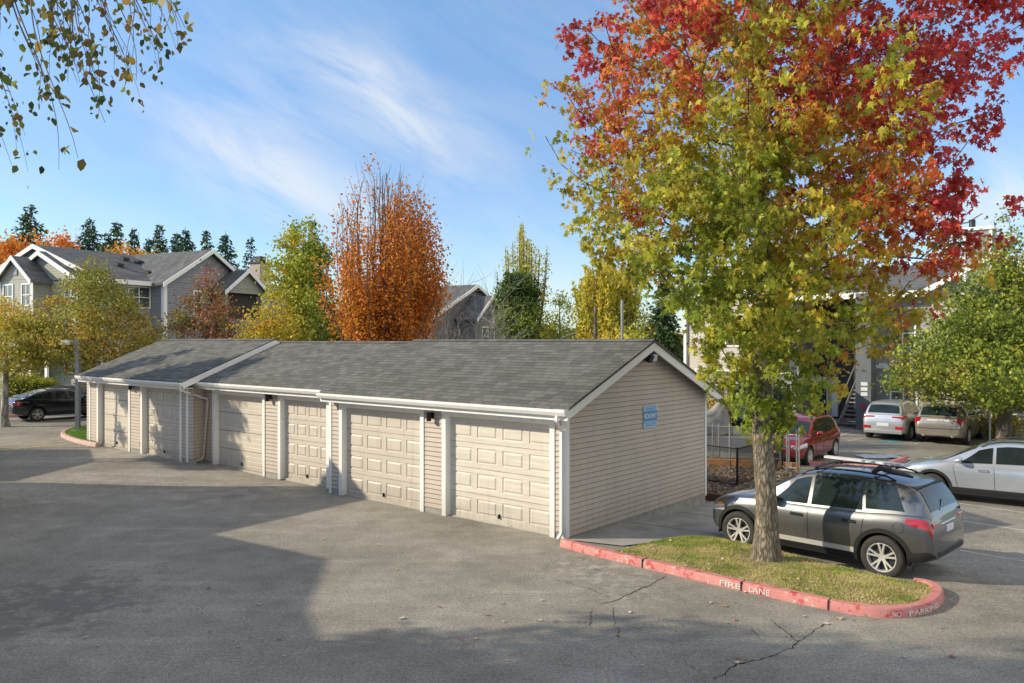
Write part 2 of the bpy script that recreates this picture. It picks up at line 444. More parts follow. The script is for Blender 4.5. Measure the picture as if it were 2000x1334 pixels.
# island with the sweetgum
front_px = [(1093, 1068), (1150, 1084), (1260, 1110), (1400, 1144), (1530, 1173), (1640, 1197), (1722, 1209), (1790, 1206), (1830, 1192), (1847, 1173), (1840, 1157), (1812, 1147), (1786, 1143)]
cf = [W(*p) for p in front_px]
cf = resample(chaikin([Vector((p.x, p.y, 0)) for p in cf], 3), .06)
curb_o = curb('curb', cf, M['redcurb']); CURB = cf
inner = offset(cf, .145)
back_px = [(1770, 1141), (1700, 1124), (1640, 1109), (1570, 1093), (1510, 1078), (1470, 1066), (1400, 1052), (1330, 1050), (1270, 1063), (1205, 1080)]
back = [W(p[0], p[1], .05) for p in back_px]
i0 = min(range(len(inner)), key=lambda i: (inner[i] - Vector((back[-1].x, back[-1].y, 0))).length)
isl = [(p.x, p.y) for p in inner[i0:-1]] + [(p.x, p.y) for p in chaikin(back, 2)]
def dedupe(poly):
    out = []
    for p in poly:
        if not out or math.hypot(p[0] - out[-1][0], p[1] - out[-1][1]) > .03: out.append(p)
    return out
isl = dedupe(isl)
ISL = isl
drape('island_soil', isl, M['soil'], .085, .22, .05)
# skirt of the island towards the parking space
mb = MB(); bk = [Vector((p[0], p[1], 0)) for p in dedupe([(p.x, p.y) for p in chaikin(back, 2)])]
for a, b in zip(bk, bk[1:]):
    mb.quad((a.x, a.y, g(a.x, a.y) + .087), (b.x, b.y, g(b.x, b.y) + .087), (b.x, b.y, g(b.x, b.y) - .05), (a.x, a.y, g(a.x, a.y) - .05))
struct(mb.build('island_edge', M['soil']))
# walk along the gable wall
walk = [LG(.02, -.05), LG(1.1, .25), LG(1.55, 1.2), LG(2.6, 2.0), LG(2.6, 6.4), LG(-.3, 6.4), LG(-.02, 6.3)]
drape('walk', [(p.x, p.y) for p in walk], M['concrete'], .02, .3)
# joint in the walk
strip('walk_joint', resample([LG(.05, 2.2), LG(2.55, 2.6)], .3), .02, M['crack'], .026)['kind'] = 'structure'
strip('walk_joint', resample([LG(.05, 4.3), LG(2.55, 4.6)], .3), .02, M['crack'], .026)['kind'] = 'structure'

# cracks in the asphalt
def crack(px, w, seed, amp=.05):
    r = random.Random(seed); pts = [W(*p) for p in px]; pts = [Vector((p.x, p.y, 0)) for p in pts]
    q = resample(pts, .07); out = []
    for i, p in enumerate(q):
        t = (q[min(i + 1, len(q) - 1)] - q[max(i - 1, 0)]).normalized()
        out.append(p + Vector((-t.y, t.x, 0)) * (amp * (mnoise.noise(Vector((i * .45, seed, 0))) + .6 * mnoise.noise(Vector((i * 1.3, seed, 5))))))
    mb = MB(); n = len(out)
    ws = [w * (.35 + .9 * abs(mnoise.noise(Vector((i * .5, seed, 9)))) * 2) * min(1, i / 3 + .1, (n - 1 - i) / 3 + .1) for i in range(n)]
    A = []; B = []
    for i, p in enumerate(out):
        t = (out[min(i + 1, n - 1)] - out[max(i - 1, 0)]).normalized(); nn = Vector((-t.y, t.x, 0)) * ws[i] / 2
        A.append(p + nn); B.append(p - nn)
    for i in range(n - 1):
        q4 = [A[i], A[i + 1], B[i + 1], B[i]]
        mb.add([(p.x, p.y, g(p.x, p.y) + .004) for p in q4], [(0, 1, 2, 3)])
    struct(mb.build('asphalt_crack', M['crack']))
for k, (px, w) in enumerate([
    ([(1395, 1330), (1440, 1297), (1500, 1285), (1550, 1262), (1600, 1225), (1615, 1215)], .018),
    ([(1305, 1122), (1275, 1140), (1240, 1155), (1205, 1172), (1170, 1182)], .024),
    ([(1558, 1255), (1530, 1230), (1500, 1205)], .018), ([(1490, 1255), (1470, 1230), (1462, 1222)], .014),
    ([(1615, 1215), (1660, 1205)], .012), ([(1160, 1185), (1152, 1200), (1155, 1230)], .012),
    ([(1195, 1180), (1200, 1215), (1215, 1255)], .010), ([(1395, 1330), (1330, 1290)], .008),
    ([(1205, 1172), (1150, 1150), (1100, 1135), (1070, 1130)], .012), ([(1220, 1260), (1245, 1290)], .008), ([(420, 968), (620, 905), (640, 895)], .006)]):
    crack(px, w, k + 1)

# writing on the curb
def text_mesh(s, size, bold=.0):
    cu = bpy.data.curves.new('lettering', 'FONT'); cu.body = s; cu.size = size; cu.offset = bold; cu.resolution_u = 3
    ob = bpy.data.objects.new('lettering', cu); COL.objects.link(ob)
    dg = bpy.context.evaluated_depsgraph_get(); dg.update()
    me = bpy.data.meshes.new_from_object(ob.evaluated_get(dg)); bpy.data.objects.remove(ob)
    return me
M['stencil'] = mat('stencil_white', (.66, .60, .57), .8, var=.3, scale=25)
def arc(pts):
    a = [0]
    for p, q in zip(pts, pts[1:]): a.append(a[-1] + (q - p).length)
    return a
CA = arc(CURB)
def curb_text(s, px0, px1, size, z0, m, label):
    a0 = W(*px0); a1 = W(*px1)
    s0 = min(range(len(CURB)), key=lambda i: (CURB[i] - Vector((a0.x, a0.y, 0))).length)
    s1 = min(range(len(CURB)), key=lambda i: (CURB[i] - Vector((a1.x, a1.y, 0))).length)
    me = text_mesh(s, size, .002); w = max(v.co.x for v in me.vertices) - min(v.co.x for v in me.vertices)
    L0, L1 = CA[s0], CA[s1]; k = (L1 - L0) / w; mn = min(v.co.x for v in me.vertices)
    bm = bmesh.new(); bm.from_mesh(me)
    for v in bm.verts:
        L = L0 + (v.co.x - mn) * k; i = max(j for j in range(len(CA)) if CA[j] <= L + 1e-6); i = min(i, len(CURB) - 2)
        f = (L - CA[i]) / (CA[i + 1] - CA[i] + 1e-9); p = CURB[i].lerp(CURB[i + 1], f)
        t = (CURB[i + 1] - CURB[i]).normalized(); n = Vector((t.y, -t.x, 0)); zz = v.co.y + z0
        p = p + n * (.006 - .012 * zz / .1)
        v.co = (p.x, p.y, g(p.x, p.y) + zz)
    bm.to_mesh(me); bm.free(); me.materials.clear(); me.materials.append(m)
    o = bpy.data.objects.new('curb_lettering', me); COL.objects.link(o); o.parent = curb_o; return o
curb_text('FIRE', (1403, 1145), (1447, 1155), .11, .022, M['stencil'], '')
curb_text('LANE', (1464, 1160), (1510, 1169), .11, .022, M['stencil'], '')
curb_text('NO', (1744, 1210), (1768, 1209), .10, .018, M['stencil'], '')
curb_text('PARKING', (1782, 1207), (1836, 1188), .10, .018, M['stencil'], '')

# left-hand island with lamp post
L_px = [(186, 873), (170, 870.5), (140, 863), (120, 855), (117, 850), (126, 843), (150, 838), (200, 835)]
lf = [W(*p) for p in L_px][::-1]
# expansion joints of the kerb
for px in ((1260, 1108), (1447, 1156), (1618, 1192)):
    a = W(*px); i = min(range(len(CURB)), key=lambda i: (CURB[i] - Vector((a.x, a.y, 0))).length)
    t = (CURB[i + 1] - CURB[i]).normalized(); nn = Vector((-t.y, t.x, 0)); c = CURB[i]; zz = g(c.x, c.y)
    mb = MB(); mb.obox((c.x + nn.x * .072, c.y + nn.y * .072, zz + .06), t * .006, nn * .078, (0, 0, .0735))
    mb.build('kerb_joint', M['crack'], curb_o)
li = resample(chaikin([Vector((p.x, p.y, 0)) for p in lf], 2), .15)
li = li[::-1]
M['pinkcurb'] = mat('pale_curb_paint', (.52, .34, .31), .7, var=.25, scale=4, bump=.2)
cA = sum(((b - a).cross(Vector((li[len(li)//2].x + 3, 0, 0)) - a)).z for a, b in zip(li, li[1:]))
# keep the lawn on the left of travel
mid = sum(li, Vector()) / len(li)
k = len(li) // 2; tt = li[k + 1] - li[k - 1]; side = Vector((-tt.y, tt.x, 0)).dot(mid + Vector((1.5, .3, 0)) - li[k])
if side < 0: li = li[::-1]
curb('left_curb', li, M['pinkcurb'])
lin = dedupe([(p.x, p.y) for p in offset(li, .14)])
drape('left_lawn', lin, M['lawn'], .09, .3)
LAWN = lin
# yellow line on the road
for a, b in (((-60, 886), (138, 866)), ((-60, 875), (126, 862))):
    strip('road_line', resample([Vector((*W(*a).xy, 0)), Vector((*W(*b).xy, 0))], .5), .13, M['roadyellow'])['kind'] = 'structure'
# stall lines on the right
for a, b in (((1838, 978), (2080, 1013)), ((1846, 1012), (2080, 1049)), ((1875, 1075), (2080, 1110)), ((1600, 1080), (1640, 1088))):
    strip('stall_line', resample([Vector((*W(*a).xy, 0)), Vector((*W(*b).xy, 0))], .5), .09, M['roadwhite'])['kind'] = 'structure'
def pl(a, b, w=.1, m='roadwhite', nm='stall_line'):
    strip(nm, resample([Vector((*W(*a).xy, 0)), Vector((*W(*b).xy, 0))], .5), w, M[m])['kind'] = 'structure'
pl((1786, 868), (1813, 857)); pl((1921, 875), (1938, 867)); pl((1655, 862), (1708, 851)); pl((1625, 856), (1672, 840))
pl((1618, 845), (1668, 839)) 
for i in range(6):
    a = (1632 + i * 9.5, 853 - i * 2.6); pl(a, (a[0] + 34, a[1] + 6.5), .09)
pa = [W(*p) for p in ((1712, 862), (1745, 866), (1772, 862), (1740, 858))]
drape('parking_symbol', [(p.x, p.y) for p in pa], M['roadblue'], .004, .6)

# dog run with bark chips
chips = [W(*p) for p in ((1376, 962), (1400, 985), (1440, 965), (1490, 955), (1560, 925), (1560, 902), (1378, 893))]
M['chips'] = turf('bark_chips', (.17, .12, .085), (.26, .20, .15), (.10, .075, .06))
drape('chip_bed', [(p.x, p.y) for p in chips], M['chips'], .012, .4)
# far lawns and verge
M['farlawn'] = turf('far_lawn', (.07, .11, .03), (.12, .16, .05), (.12, .11, .05))
# red kerb lines of the far car park
for a, b in (((1712, 920), (1774, 899)), ((1565, 908), (1715, 918))):
    pts = resample([Vector((*W(*a).xy, 0)), Vector((*W(*b).xy, 0))], .4); curb('far_curb', pts, M['redcurb'])
# kerb beyond the left road
pts = resample([Vector((*W(-80, 818).xy, 0)), Vector((*W(44, 815).xy, 0)), Vector((*W(50, 806).xy, 0))], .4); curb('verge_curb', pts, M['redcurb'])
far = [D(-120, 700, 33), D(2, 700, 36.5), D(15, 700, 40), D(300, 700, 41.5), D(330, 700, 60), D(-500, 700, 60)]
far = [W(-150, 816), W(46, 813), W(54, 804), W(60, 797), W(260, 797), W(300, 760), W(-300, 760)]
drape('verge_lawn', [(p.x, p.y) for p in far], M['farlawn'], .03, 1.5)
# ------------------------------------------------------------------ garages
SL = 0.40                                 # roof slope
RU = 2.80                                 # ridge depth
def xl(px, u0):                           # garage x of a photo column on the plane y=u0
    ax, ay = P0[0] + Ud[0] * u0, P0[1] + Ud[1] * u0; r = (px - 1000) / F
    t = (ax - r * ay) / (-Vd[0] + r * Vd[1]); return -t

def siding(mb, P, lo, hi, z0, z1, h=.102):
    z = z0
    while z < z1 - .004:
        zt = min(z + h, z1); a0, a1, b0, b1 = lo(z), hi(z), lo(zt), hi(zt)
        if a1 - a0 < .01: break
        if b1 < b0: b0 = b1 = (b0 + b1) / 2
        mb.quad(P(a0, z, .016), P(a1, z, .016), P(b1, zt, .003), P(b0, zt, .003))
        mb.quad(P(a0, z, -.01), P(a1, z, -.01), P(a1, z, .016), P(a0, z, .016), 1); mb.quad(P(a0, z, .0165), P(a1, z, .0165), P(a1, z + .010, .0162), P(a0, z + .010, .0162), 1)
        z = zt

def garage_door(xa, xb, y, z0, z1, kind, m, parent):
    mb = MB(); w = xb - xa; h = z1 - z0
    P = lambda a, b, d: (xa + a * w, y - d, z0 + b * h)
    if kind == 'panel':
        rows, cols = 4, 4; mx, my = .055, .16
        xe = [0]; ze = [0]
        for c in range(cols):
            cw = 1 / cols; xe += [c * cw + cw * .11, (c + 1) * cw - cw * .11]
        xe.append(1)
        for r in range(rows):
            rh = 1 / rows; ze += [r * rh + rh * .20, (r + 1) * rh - rh * .20]
        ze.append(1)
        for i in range(len(xe) - 1):
            for j in range(len(ze) - 1):
                x0, x1, zz0, zz1 = xe[i], xe[i + 1], ze[j], ze[j + 1]
                if i % 2 == 1 and j % 2 == 1:
                    def rr(ins, d):
                        ix = ins / w; iz = ins / h
                        return [P(x0 + ix, zz0 + iz, d), P(x1 - ix, zz0 + iz, d), P(x1 - ix, zz1 - iz, d), P(x0 + ix, zz1 - iz, d)]
                    rings = [rr(0, 0), rr(.012, -.014), rr(.026, -.014), rr(.055, .002)]
                    for a, b in zip(rings, rings[1:]):
                        for k in range(4): mb.quad(a[k], a[(k + 1) % 4], b[(k + 1) % 4], b[k])
                    mb.quad(*rings[-1])
                else: mb.quad(P(x0, zz0, 0), P(x1, zz0, 0), P(x1, zz1, 0), P(x0, zz1, 0))
        secs = 4
    else:
        n = 16
        for k in range(n):
            a, b = k / n, (k + 1) / n; e = .012 / h
            mb.quad(P(0, a + e, 0), P(1, a + e, 0), P(1, b - e, 0), P(0, b - e, 0))
            mb.quad(P(0, b - e, 0), P(1, b - e, 0), P(1, b, -.008), P(0, b, -.008)); mb.quad(P(0, b, -.008), P(1, b, -.008), P(1, b + e, 0), P(0, b + e, 0))
    o = mb.build('garage_door', m, parent)
    # section joints
    for k in (1, 2, 3): MB().box(xa, xb, y - .0022, y + .02, z0 + h * k / 4 - .003, z0 + h * k / 4 + .003).build('section_joint', M['black'], o)
    xm = (xa + xb) / 2
    mh = MB(); mh.box(xm - .035, xm + .02, y - .03, y - .0035, z0 + .13, z0 + .155); mh.box(xm - .012, xm + .012, y - .04, y - .0035, z0 + .10, z0 + .19)
    mh.build('handle', M['black'], o)
    mt = MB(); mt.box(xa - .02, xb + .02, y - .05, y + .05, z0 - .06, z0 + .0)
    mt.build('threshold', M['bottomseal'], o)
    return o

def garage_section(root, x0, x1, u0, zf, zr, doors, dh=2.14, lamp=None, eo=.3, RU=RU):
    """x0<x1 along the front, u0 front wall plane, zf floor height, zr ridge height"""
    ye = u0 - eo                                           # eave line
    zroof = lambda y: zr - SL * abs(y - RU)
    ztop = zroof(u0) - .10
    y1 = 5.76
    W_ = MB(); Pf = lambda a, z, d: (a, u0 - d, z)
    fw = .115; opens = []
    for (xa, xb, k, m) in doors: opens.append((xa - fw, xb + fw))
    edges = [x0] + [e for o in opens for e in o] + [x1]
    for i in range(0, len(edges), 2):
        a, b = edges[i], edges[i + 1]
        siding(W_, Pf, lambda z, a=a: a, lambda z, b=b: b, zf + .12, zf + dh + fw)
    siding(W_, Pf, lambda z: x0, lambda z: x1, zf + dh + fw, ztop)
    W_.box(x0 + .03, x1 - .03, y1 - .02, y1, -.0, zroof(y1) - .05)
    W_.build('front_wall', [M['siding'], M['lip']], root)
    for i in range(0, len(edges), 2): MB().box(edges[i], edges[i + 1], u0 - .004, u0 + .1, -.25, zf + .12).build('foundation', M['foundation'], root)
    for (xa, xb, k, m) in doors:
        fr = MB(); z1 = zf + dh
        fr.box(xa - fw, xa, u0 - .03, u0 + .13, zf - .02, z1 + fw); fr.box(xb, xb + fw, u0 - .03, u0 + .13, zf - .02, z1 + fw)
        fr.box(xa, xb, u0 - .03, u0 + .13, z1, z1 + fw)
        fr.build('door_frame', M['white'], root)
        garage_door(xa, xb, u0 + .125, zf + .02, z1, k, M[m], root)
    rf = MB(); th = .05
    for (ya, yb) in ((ye - .02, RU), (RU, y1 + .3)):
        xa_, xb_ = x0 - .0, x1
        rf.add([(xa_, ya, zroof(ya)), (xb_, ya, zroof(ya)), (xb_, yb, zroof(yb)), (xa_, yb, zroof(yb)),
                (xa_, ya, zroof(ya) - th), (xb_, ya, zroof(ya) - th), (xb_, yb, zroof(yb) - th), (xa_, yb, zroof(yb) - th)],
               [(0, 1, 2, 3), (4, 7, 6, 5), (0, 4, 5, 1), (2, 6, 7, 3), (0, 3, 7, 4), (1, 5, 6, 2)])
    # lines of shingle courses stand a few mm proud
    y = ye + .14
    while y < RU - .05:
        yy = y; rf.add([(x0, yy, zroof(yy) + .007), (x1, yy, zroof(yy) + .007), (x1, yy + .14, zroof(yy + .14) + .001), (x0, yy + .14, zroof(yy + .14) + .001), (x0, yy, zroof(yy) - .01), (x1, yy, zroof(yy) - .01)], [(0, 1, 2, 3), (4, 5, 1, 0)])
        y += .14
    rf.build('roof', M['shingle'], root)
    rc = MB(); x = x0
    while x < x1 - .01:
        xe_ = min(x + .2, x1)
        for s_ in (-1, 1):
            rc.quad((x, RU, zr + .022), (xe_, RU, zr + .015), (xe_, RU + s_ * .13, zr - SL * .13 + .016), (x, RU + s_ * .13, zr - SL * .13 + .024))
        x += .2
    rc.build('ridge_cap', M['shingle'], root)
    # fascia board and gutter
    fa = MB(); zt = zroof(ye) - .055
    fa.box(x0, x1, ye, ye + .03, zt - .20, zt)
    fa.box(x0 + .01, x1 - .01, ye + .031, u0 - .017, zt - .175, zt - .155)          # soffit
    fa.build('fascia', M['white'], root)
    gu = MB(); prof = [(0, 0), (-.11, 0), (-.125, -.02), (-.11, -.05), (-.075, -.115), (0, -.115)]
    prof = [(0, 0), (-.012, 0), (-.014, -.1), (-.07, -.1), (-.10, -.045), (-.10, -.006), (-.118, 0), (-.118, -.05), (-.08, -.118), (0, -.118)]
    gu.prism(prof, lambda a, b, d: (d, ye - .001 + a, zt + .01 + b), x0 - .01, x1 + .0)
    gu.build('gutter', M['white'], root)
    return zroof, ye, zt

def downspout(pts, parent, m='white', w=.055):
    mb = MB()
    for a, b in zip(pts, pts[1:]):
        d = (Vector(b) - Vector(a)).normalized() * .02
        up = (0, 1, 0) if abs((Vector(b) - Vector(a)).normalized().z) > .7 else (0, 0, 1)
        mb.beam(Vector(a) - d, Vector(b) + d, w, w * .85, 0, up)
    mb.build('downspout', M[m], parent)

def wall_lamp(x, y, z, parent):
    mb = MB(); mb.box(x - .05, x + .05, y - .03, y, z - .06, z + .06); mb.tube([(x, y - .02, z + .02), (x, y - .10, z + .05)], .018, 6)
    mb.tube([(x, y - .11, z + .07), (x, y - .11, z + .05), (x, y - .11, z - .10), (x, y - .11, z - .12)], [.03, .055, .055, .045], 12)
    mb.build('wall_lamp', M['blackmetal'], parent)

# ---- right-hand garages (two stepped sections under one roof line)
gr = empty('garage', LG(0, 0, 0), ANG)
tag(gr, 'long beige garage with four overhead doors, blue notice on its shaded gable wall', 'garage')
xB = xl(645, 0)
dB = [(xl(669.5, 0), xl(822, 0), 'panel', 'door'), (xl(872, 0), xl(1075, 0), 'panel', 'door_worn')]
zrB, yeB, ztB = garage_section(gr, xB, 0, 0, 0, 3.765, dB)
xA = xl(403, .25)
dA = [(xl(420, .25), xl(514, .25), 'flush', 'door'), (xl(549, .25), xl(639, .25), 'panel', 'door')]
zrA, yeA, ztA = garage_section(gr, xA - .2, xB, .25, .04, 3.715, dA)
# gable wall facing the lot
gw = MB(); Pg = lambda a, z, d: (d, a, z)
siding(gw, Pg, lambda z: 0 if z < zrB(0) - .08 else RU - (zrB(RU) - .08 - z) / SL, lambda z: 5.76 if z < zrB(5.76) - .08 else RU + (zrB(RU) - .08 - z) / SL, .03, zrB(RU) - .09)
gw.box(-.02, -.004, .0, 5.76, .0, 2.4)
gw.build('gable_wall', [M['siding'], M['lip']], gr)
fd = MB(); fd.prism([(0, -.1), (5.74, -.5), (5.74, .03), (0, .03)], lambda a, b, d: (d, a, b), -.10, .004); fd.build('foundation', M['foundation'], gr)
# corner boards
ct = MB(); ct.box(-.085, .022, -.024, .0, .0, ztB - .18); ct.box(.0, .024, .0, .09, .0, ztB - .12); ct.build('corner_trim', M['white'], gr)
ct = MB(); ct.box(-.02, .024, 5.69, 5.78, -.02, zrB(5.76) - .1); ct.build('corner_trim', M['white'], gr)
ct = MB(); ct.box(xB - .02, xB + .07, -.026, .25, .0, ztB - .18); ct.build('corner_trim', M['white'], gr)
# barge boards at the gable
bb = MB(); ov = .28
for (ya, yb) in ((yeB - .03, RU), (RU, 6.06)):
    bb.prism([(ya, zrB(ya) - .045), (yb, zrB(yb) - .045), (yb, zrB(yb) - .23), (ya, zrB(ya) - .23)], lambda a, b, d: (d, a, b), ov - .035, ov)
bb.build('barge_board', M['white'], gr)
# overhanging roof strip
rs = MB()
for (ya, yb) in ((yeB - .02, RU), (RU, 6.06)):
    rs.prism([(ya, zrB(ya)), (yb, zrB(yb)), (yb, zrB(yb) - .048), (ya, zrB(ya) - .048)], lambda a, b, d: (d, a, b), .001, ov + .03)
y = yeB + .14
while y < RU - .05:
    rs.add([(0, y, zrB(y) + .007), (ov + .03, y, zrB(y) + .007), (ov + .03, y + .14, zrB(y + .14) + .001), (0, y + .14, zrB(y + .14) + .001), (0, y, zrB(y) - .01), (ov + .03, y, zrB(y) - .01)], [(0, 1, 2, 3), (4, 5, 1, 0)]); y += .14
for s_ in (-1, 1): rs.quad((0, RU, zrB(RU) + .02), (ov + .03, RU, zrB(RU) + .02), (ov + .03, RU + s_ * .13, zrB(RU) - SL * .13 + .02), (0, RU + s_ * .13, zrB(RU) - SL * .13 + .02))
rs.build('roof_verge', M['shingle'], gr)
# gutter return and fascia under the verge
gx = MB(); gx.box(.001, ov - .036, yeB, yeB + .03, ztB - .2, ztB); gx.prism([(0, 0), (-.118, 0), (-.118, -.05), (-.08, -.118), (0, -.118)], lambda a, b, d: (d, yeB - .001 + a, ztB + .01 + b), .001, ov - .01); gx.build('gutter_end', M['white'], gr)
downspout([(.06, yeB - .06, ztB - .11), (.05, yeB - .06, ztB - .20), (-.06, -.06, ztB - .42), (-.06, -.06, .12), (-.06, -.16, .04)], gr)
wall_lamp(xl(846, 0), -.02, 2.13, gr); wall_lamp(xl(530, .25), .23, 2.22, gr)
# twin security lamp under the ridge
sl = MB(); zz = zrB(RU) - .42
sl.box(.017, .06, 2.66, 2.94, zz - .02, zz + .14); sl.obox((.17, 2.7, zz + .05), (.11, 0, -.05), (0, .07, 0), (.03, 0, .07)); sl.build('security_lamp', M['black'], gr)
s2 = MB(); s2.obox((.13, 2.93, zz + .06), (.10, 0, -.03), (0, .10, 0), (.02, 0, .075)); s2.build('floodlight', M['plate'], gr)

# ---- left-hand garage, standing half a metre forward
uL, zL, RL = -.23, .13, 2.52
gl = empty('garage', LG(0, 0, 0), ANG)
tag(gl, 'smaller beige garage with two overhead doors beside the lamp post, standing slightly forward', 'garage')
xL1 = xl(368, uL); xL0 = xl(176, uL)
dL = [(xl(193, uL), xl(252, uL), 'flush', 'door'), (xl(279, uL), xl(352, uL), 'panel', 'door')]
zrL, yeL, ztL = garage_section(gl, xL0 - .25, xL1 + .3, uL, zL, 3.79, dL, RU=RL)
sw = MB(); Ps = lambda a, z, d: (xL1 + d, a, z)
siding(sw, Ps, lambda z: uL if z < zrL(uL) - .1 else RL - (3.79 - .1 - z) / SL, lambda z: 5.7 if z < zrL(5.7) - .08 else RL + (3.79 - .08 - z) / SL, zL, 3.6)
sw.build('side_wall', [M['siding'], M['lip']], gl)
sf = MB(); sf.box(xL1 - .1, xL1 - .003, uL, .3, -.2, zL); sf.build('foundation', M['foundation'], gl)
ct = MB(); ct.box(xL1 - .10, xL1 + .02, uL - .026, uL + .0, zL, ztL - .18); ct.box(xL1 - .0, xL1 + .024, uL, uL + .09, zL, ztL - .05); ct.build('corner_trim', M['white'], gl)
ct = MB(); ct.box(xL0 - .02, xL0 + .07, uL - .026, uL + .0, zL, ztL - .18); ct.build('corner_trim', M['white'], gl)
bb = MB()
for (ya, yb) in ((yeL - .03, RL), (RL, 6.06)):
    bb.prism([(ya, zrL(ya) - .03), (yb, zrL(yb) - .03), (yb, zrL(yb) - .21), (ya, zrL(ya) - .21)], lambda a, b, d: (d, a, b), xL1 + .302, xL1 + .335)
bb.build('barge_board', M['white'], gl)
wall_lamp(xl(262, uL), uL - .02, 2.28, gl)
downspout([(xL1 + .2, yeL - .06, ztL - .10), (xL1 + .2, yeL - .04, ztL - .22), (xL1 + .08, .12, ztL - .46), (xL1 + .34, .17, ztL - .50)], gl)
downspout([(xL1 + .34, .17, ztL - .50), (xL1 + .38, .16, ztL - .6), (xL1 + .16, .14, .26), (xL1 + .10, -.04, .18)], gl, 'siding')

# notice on the gable
sg = empty('notice_sign', LG(.02, 3.08, 2.10), ANG)
tag(sg, 'small blue and white notice with RON MAY lettering on the shaded gable wall', 'sign')
M['signblue'] = mat('sign_blue', (.06, .27, .62), .4, var=.08); M['signpale'] = mat('sign_pale', (.42, .60, .74), .4, var=.08); M['signwhite'] = mat('sign_white', (.75, .8, .84), .4, var=.05)
a = MB(); a.box(0, .012, -.29, .29, -.25, .25); a.build('board', M['signpale'], sg)
a = MB(); a.box(.0125, .016, -.28, .28, -.10, .12); a.build('band', M['signblue'], sg)
me = text_mesh('RON MAY', .165, .004)
xs_ = [v.co.x for v in me.vertices]; k = .52 / (max(xs_) - min(xs_))
for v in me.vertices: v.co = (.0185, (v.co.x - min(xs_)) * k - .26, v.co.y * .95 - .04)
me.materials.clear(); me.materials.append(M['signwhite']); o = bpy.data.objects.new('lettering', me); COL.objects.link(o); o.parent = sg
for z, w in ((.21, .22), (.175, .25), (.145, .20), (-.135, .25), (-.17, .21), (-.205, .24)): MB().box(.0125, .015, -w, w, z - .008, z + .006).build('fine_print', M['signblue'], sg)
# ------------------------------------------------------------------ trees
def star_leaf():                          # five-lobed leaf, stalk at the origin
    a = []; tips = [(-118, .62), (-62, .95), (0, 1.0), (62, .95), (118, .62)]
    pts = [(0.0, -.06)]
    c = (0, .42)
    out = []
    for i, (ang, r) in enumerate(tips):
        t = math.radians(ang); out.append((c[0] + math.sin(t) * r * .6, c[1] + math.cos(t) * r * .6))
        if i < 4:
            t2 = math.radians((ang + tips[i + 1][0]) / 2); out.append((c[0] + math.sin(t2) * .21, c[1] + math.cos(t2) * .21))
    return np.array([(0, 0, 0)] + [(x, y, -.25 * abs(x) ** 1.5 - .12 * y * y) for x, y in out])
STAR = star_leaf()
OVAL = np.array([(0, 0, 0), (-.30, .32, .07), (-.22, .72, .05), (0, 1, -.10), (.22, .72, .05), (.30, .32, .07)])
DIAM = np.array([(0, 0, 0), (-.36, .5, .10), (0, 1, 0), (.36, .5, .10)])

def leaf_object(name, P, dirs, size, shape, cols, m, parent, droop=.35, seed=1):
    """P (n,3) leaf positions, one small face each"""
    r = np.random.default_rng(seed); n = len(P); k = len(shape)
    P = np.asarray(P, float)
    ax = r.normal(size=(n, 3)); ax[:, 2] -= droop * 2.2                    # leaf axis, hanging
    if dirs is not None: ax += dirs * 1.2
    ax /= np.linalg.norm(ax, axis=1)[:, None] + 1e-9
    nr = r.normal(size=(n, 3)); nr[:, 2] += .8
    sx = np.cross(ax, nr); sx /= np.linalg.norm(sx, axis=1)[:, None] + 1e-9
    nn = np.cross(sx, ax)
    s = size * r.uniform(.5, 1.3, n)
    V = P[:, None, :] + s[:, None, None] * (shape[None, :, 0, None] * sx[:, None, :] + shape[None, :, 1, None] * ax[:, None, :] + shape[None, :, 2, None] * nn[:, None, :])
    V = V.reshape(-1, 3)
    me = bpy.data.meshes.new(name)
    me.vertices.add(n * k); me.vertices.foreach_set('co', V.ravel())
    me.loops.add(n * k); me.loops.foreach_set('vertex_index', np.arange(n * k))
    me.polygons.add(n); me.polygons.foreach_set('loop_start', np.arange(n) * k); me.polygons.foreach_set('loop_total', np.full(n, k))
    me.update(calc_edges=True)
    at = me.color_attributes.new('leaf_color', 'FLOAT_COLOR', 'POINT')
    C = np.ones((n * k, 4)); C[:, :3] = np.repeat(np.clip(cols, 0.004, .95), k, axis=0)
    at.data.foreach_set('color', C.ravel())
    me.materials.append(m); me.validate()
    o = bpy.data.objects.new(name, me); COL.objects.link(o); o.parent = parent
    return o

def skeleton(trunk, C, r, updraft=.25, kz=.55):
    """greedy branching from trunk nodes to every cluster centre C"""
    pos = [Vector(p) for p in trunk]; par = [-1] + list(range(len(trunk) - 1)); ntr = len(trunk)
    axis = np.array([[p.x, p.y, p.z] for p in pos])
    d0 = np.array([np.min(np.linalg.norm((axis - c) * [1, 1, .6], axis=1)) for c in C])
    order = np.argsort(d0); ends = []
    arr = list(map(tuple, axis))
    dep = [0.0] * ntr
    for i in order:
        c = C[i]; A = np.array(arr); dv = c - A
        dist = np.linalg.norm(dv, axis=1)
        hz = np.hypot(dv[:, 0], dv[:, 1])
        pen = np.maximum(0, A[:, 2] - (c[2] - kz * hz * .5)) * 1.6          # branch bases sit lower than tips
        cost = dist + pen + .25 * np.array(dep)
        j = int(np.argmin(cost)); p = Vector(A[j]); q = Vector(c); L = (q - p).length
        ns = max(2, min(5, int(L / .35))); prev = j
        for s_ in range(1, ns + 1):
            f = s_ / ns
            w = p.lerp(q, f) + Vector((0, 0, -updraft * L * math.sin(f * math.pi) * .35)) + Vector(r.normal(size=3)) * .035 * L * (1 if s_ < ns else 0)
            arr.append(tuple(w)); par.append(prev); dep.append(dep[j] + L * f); prev = len(arr) - 1
        ends.append((i, prev))
    return arr, par, ntr, ends

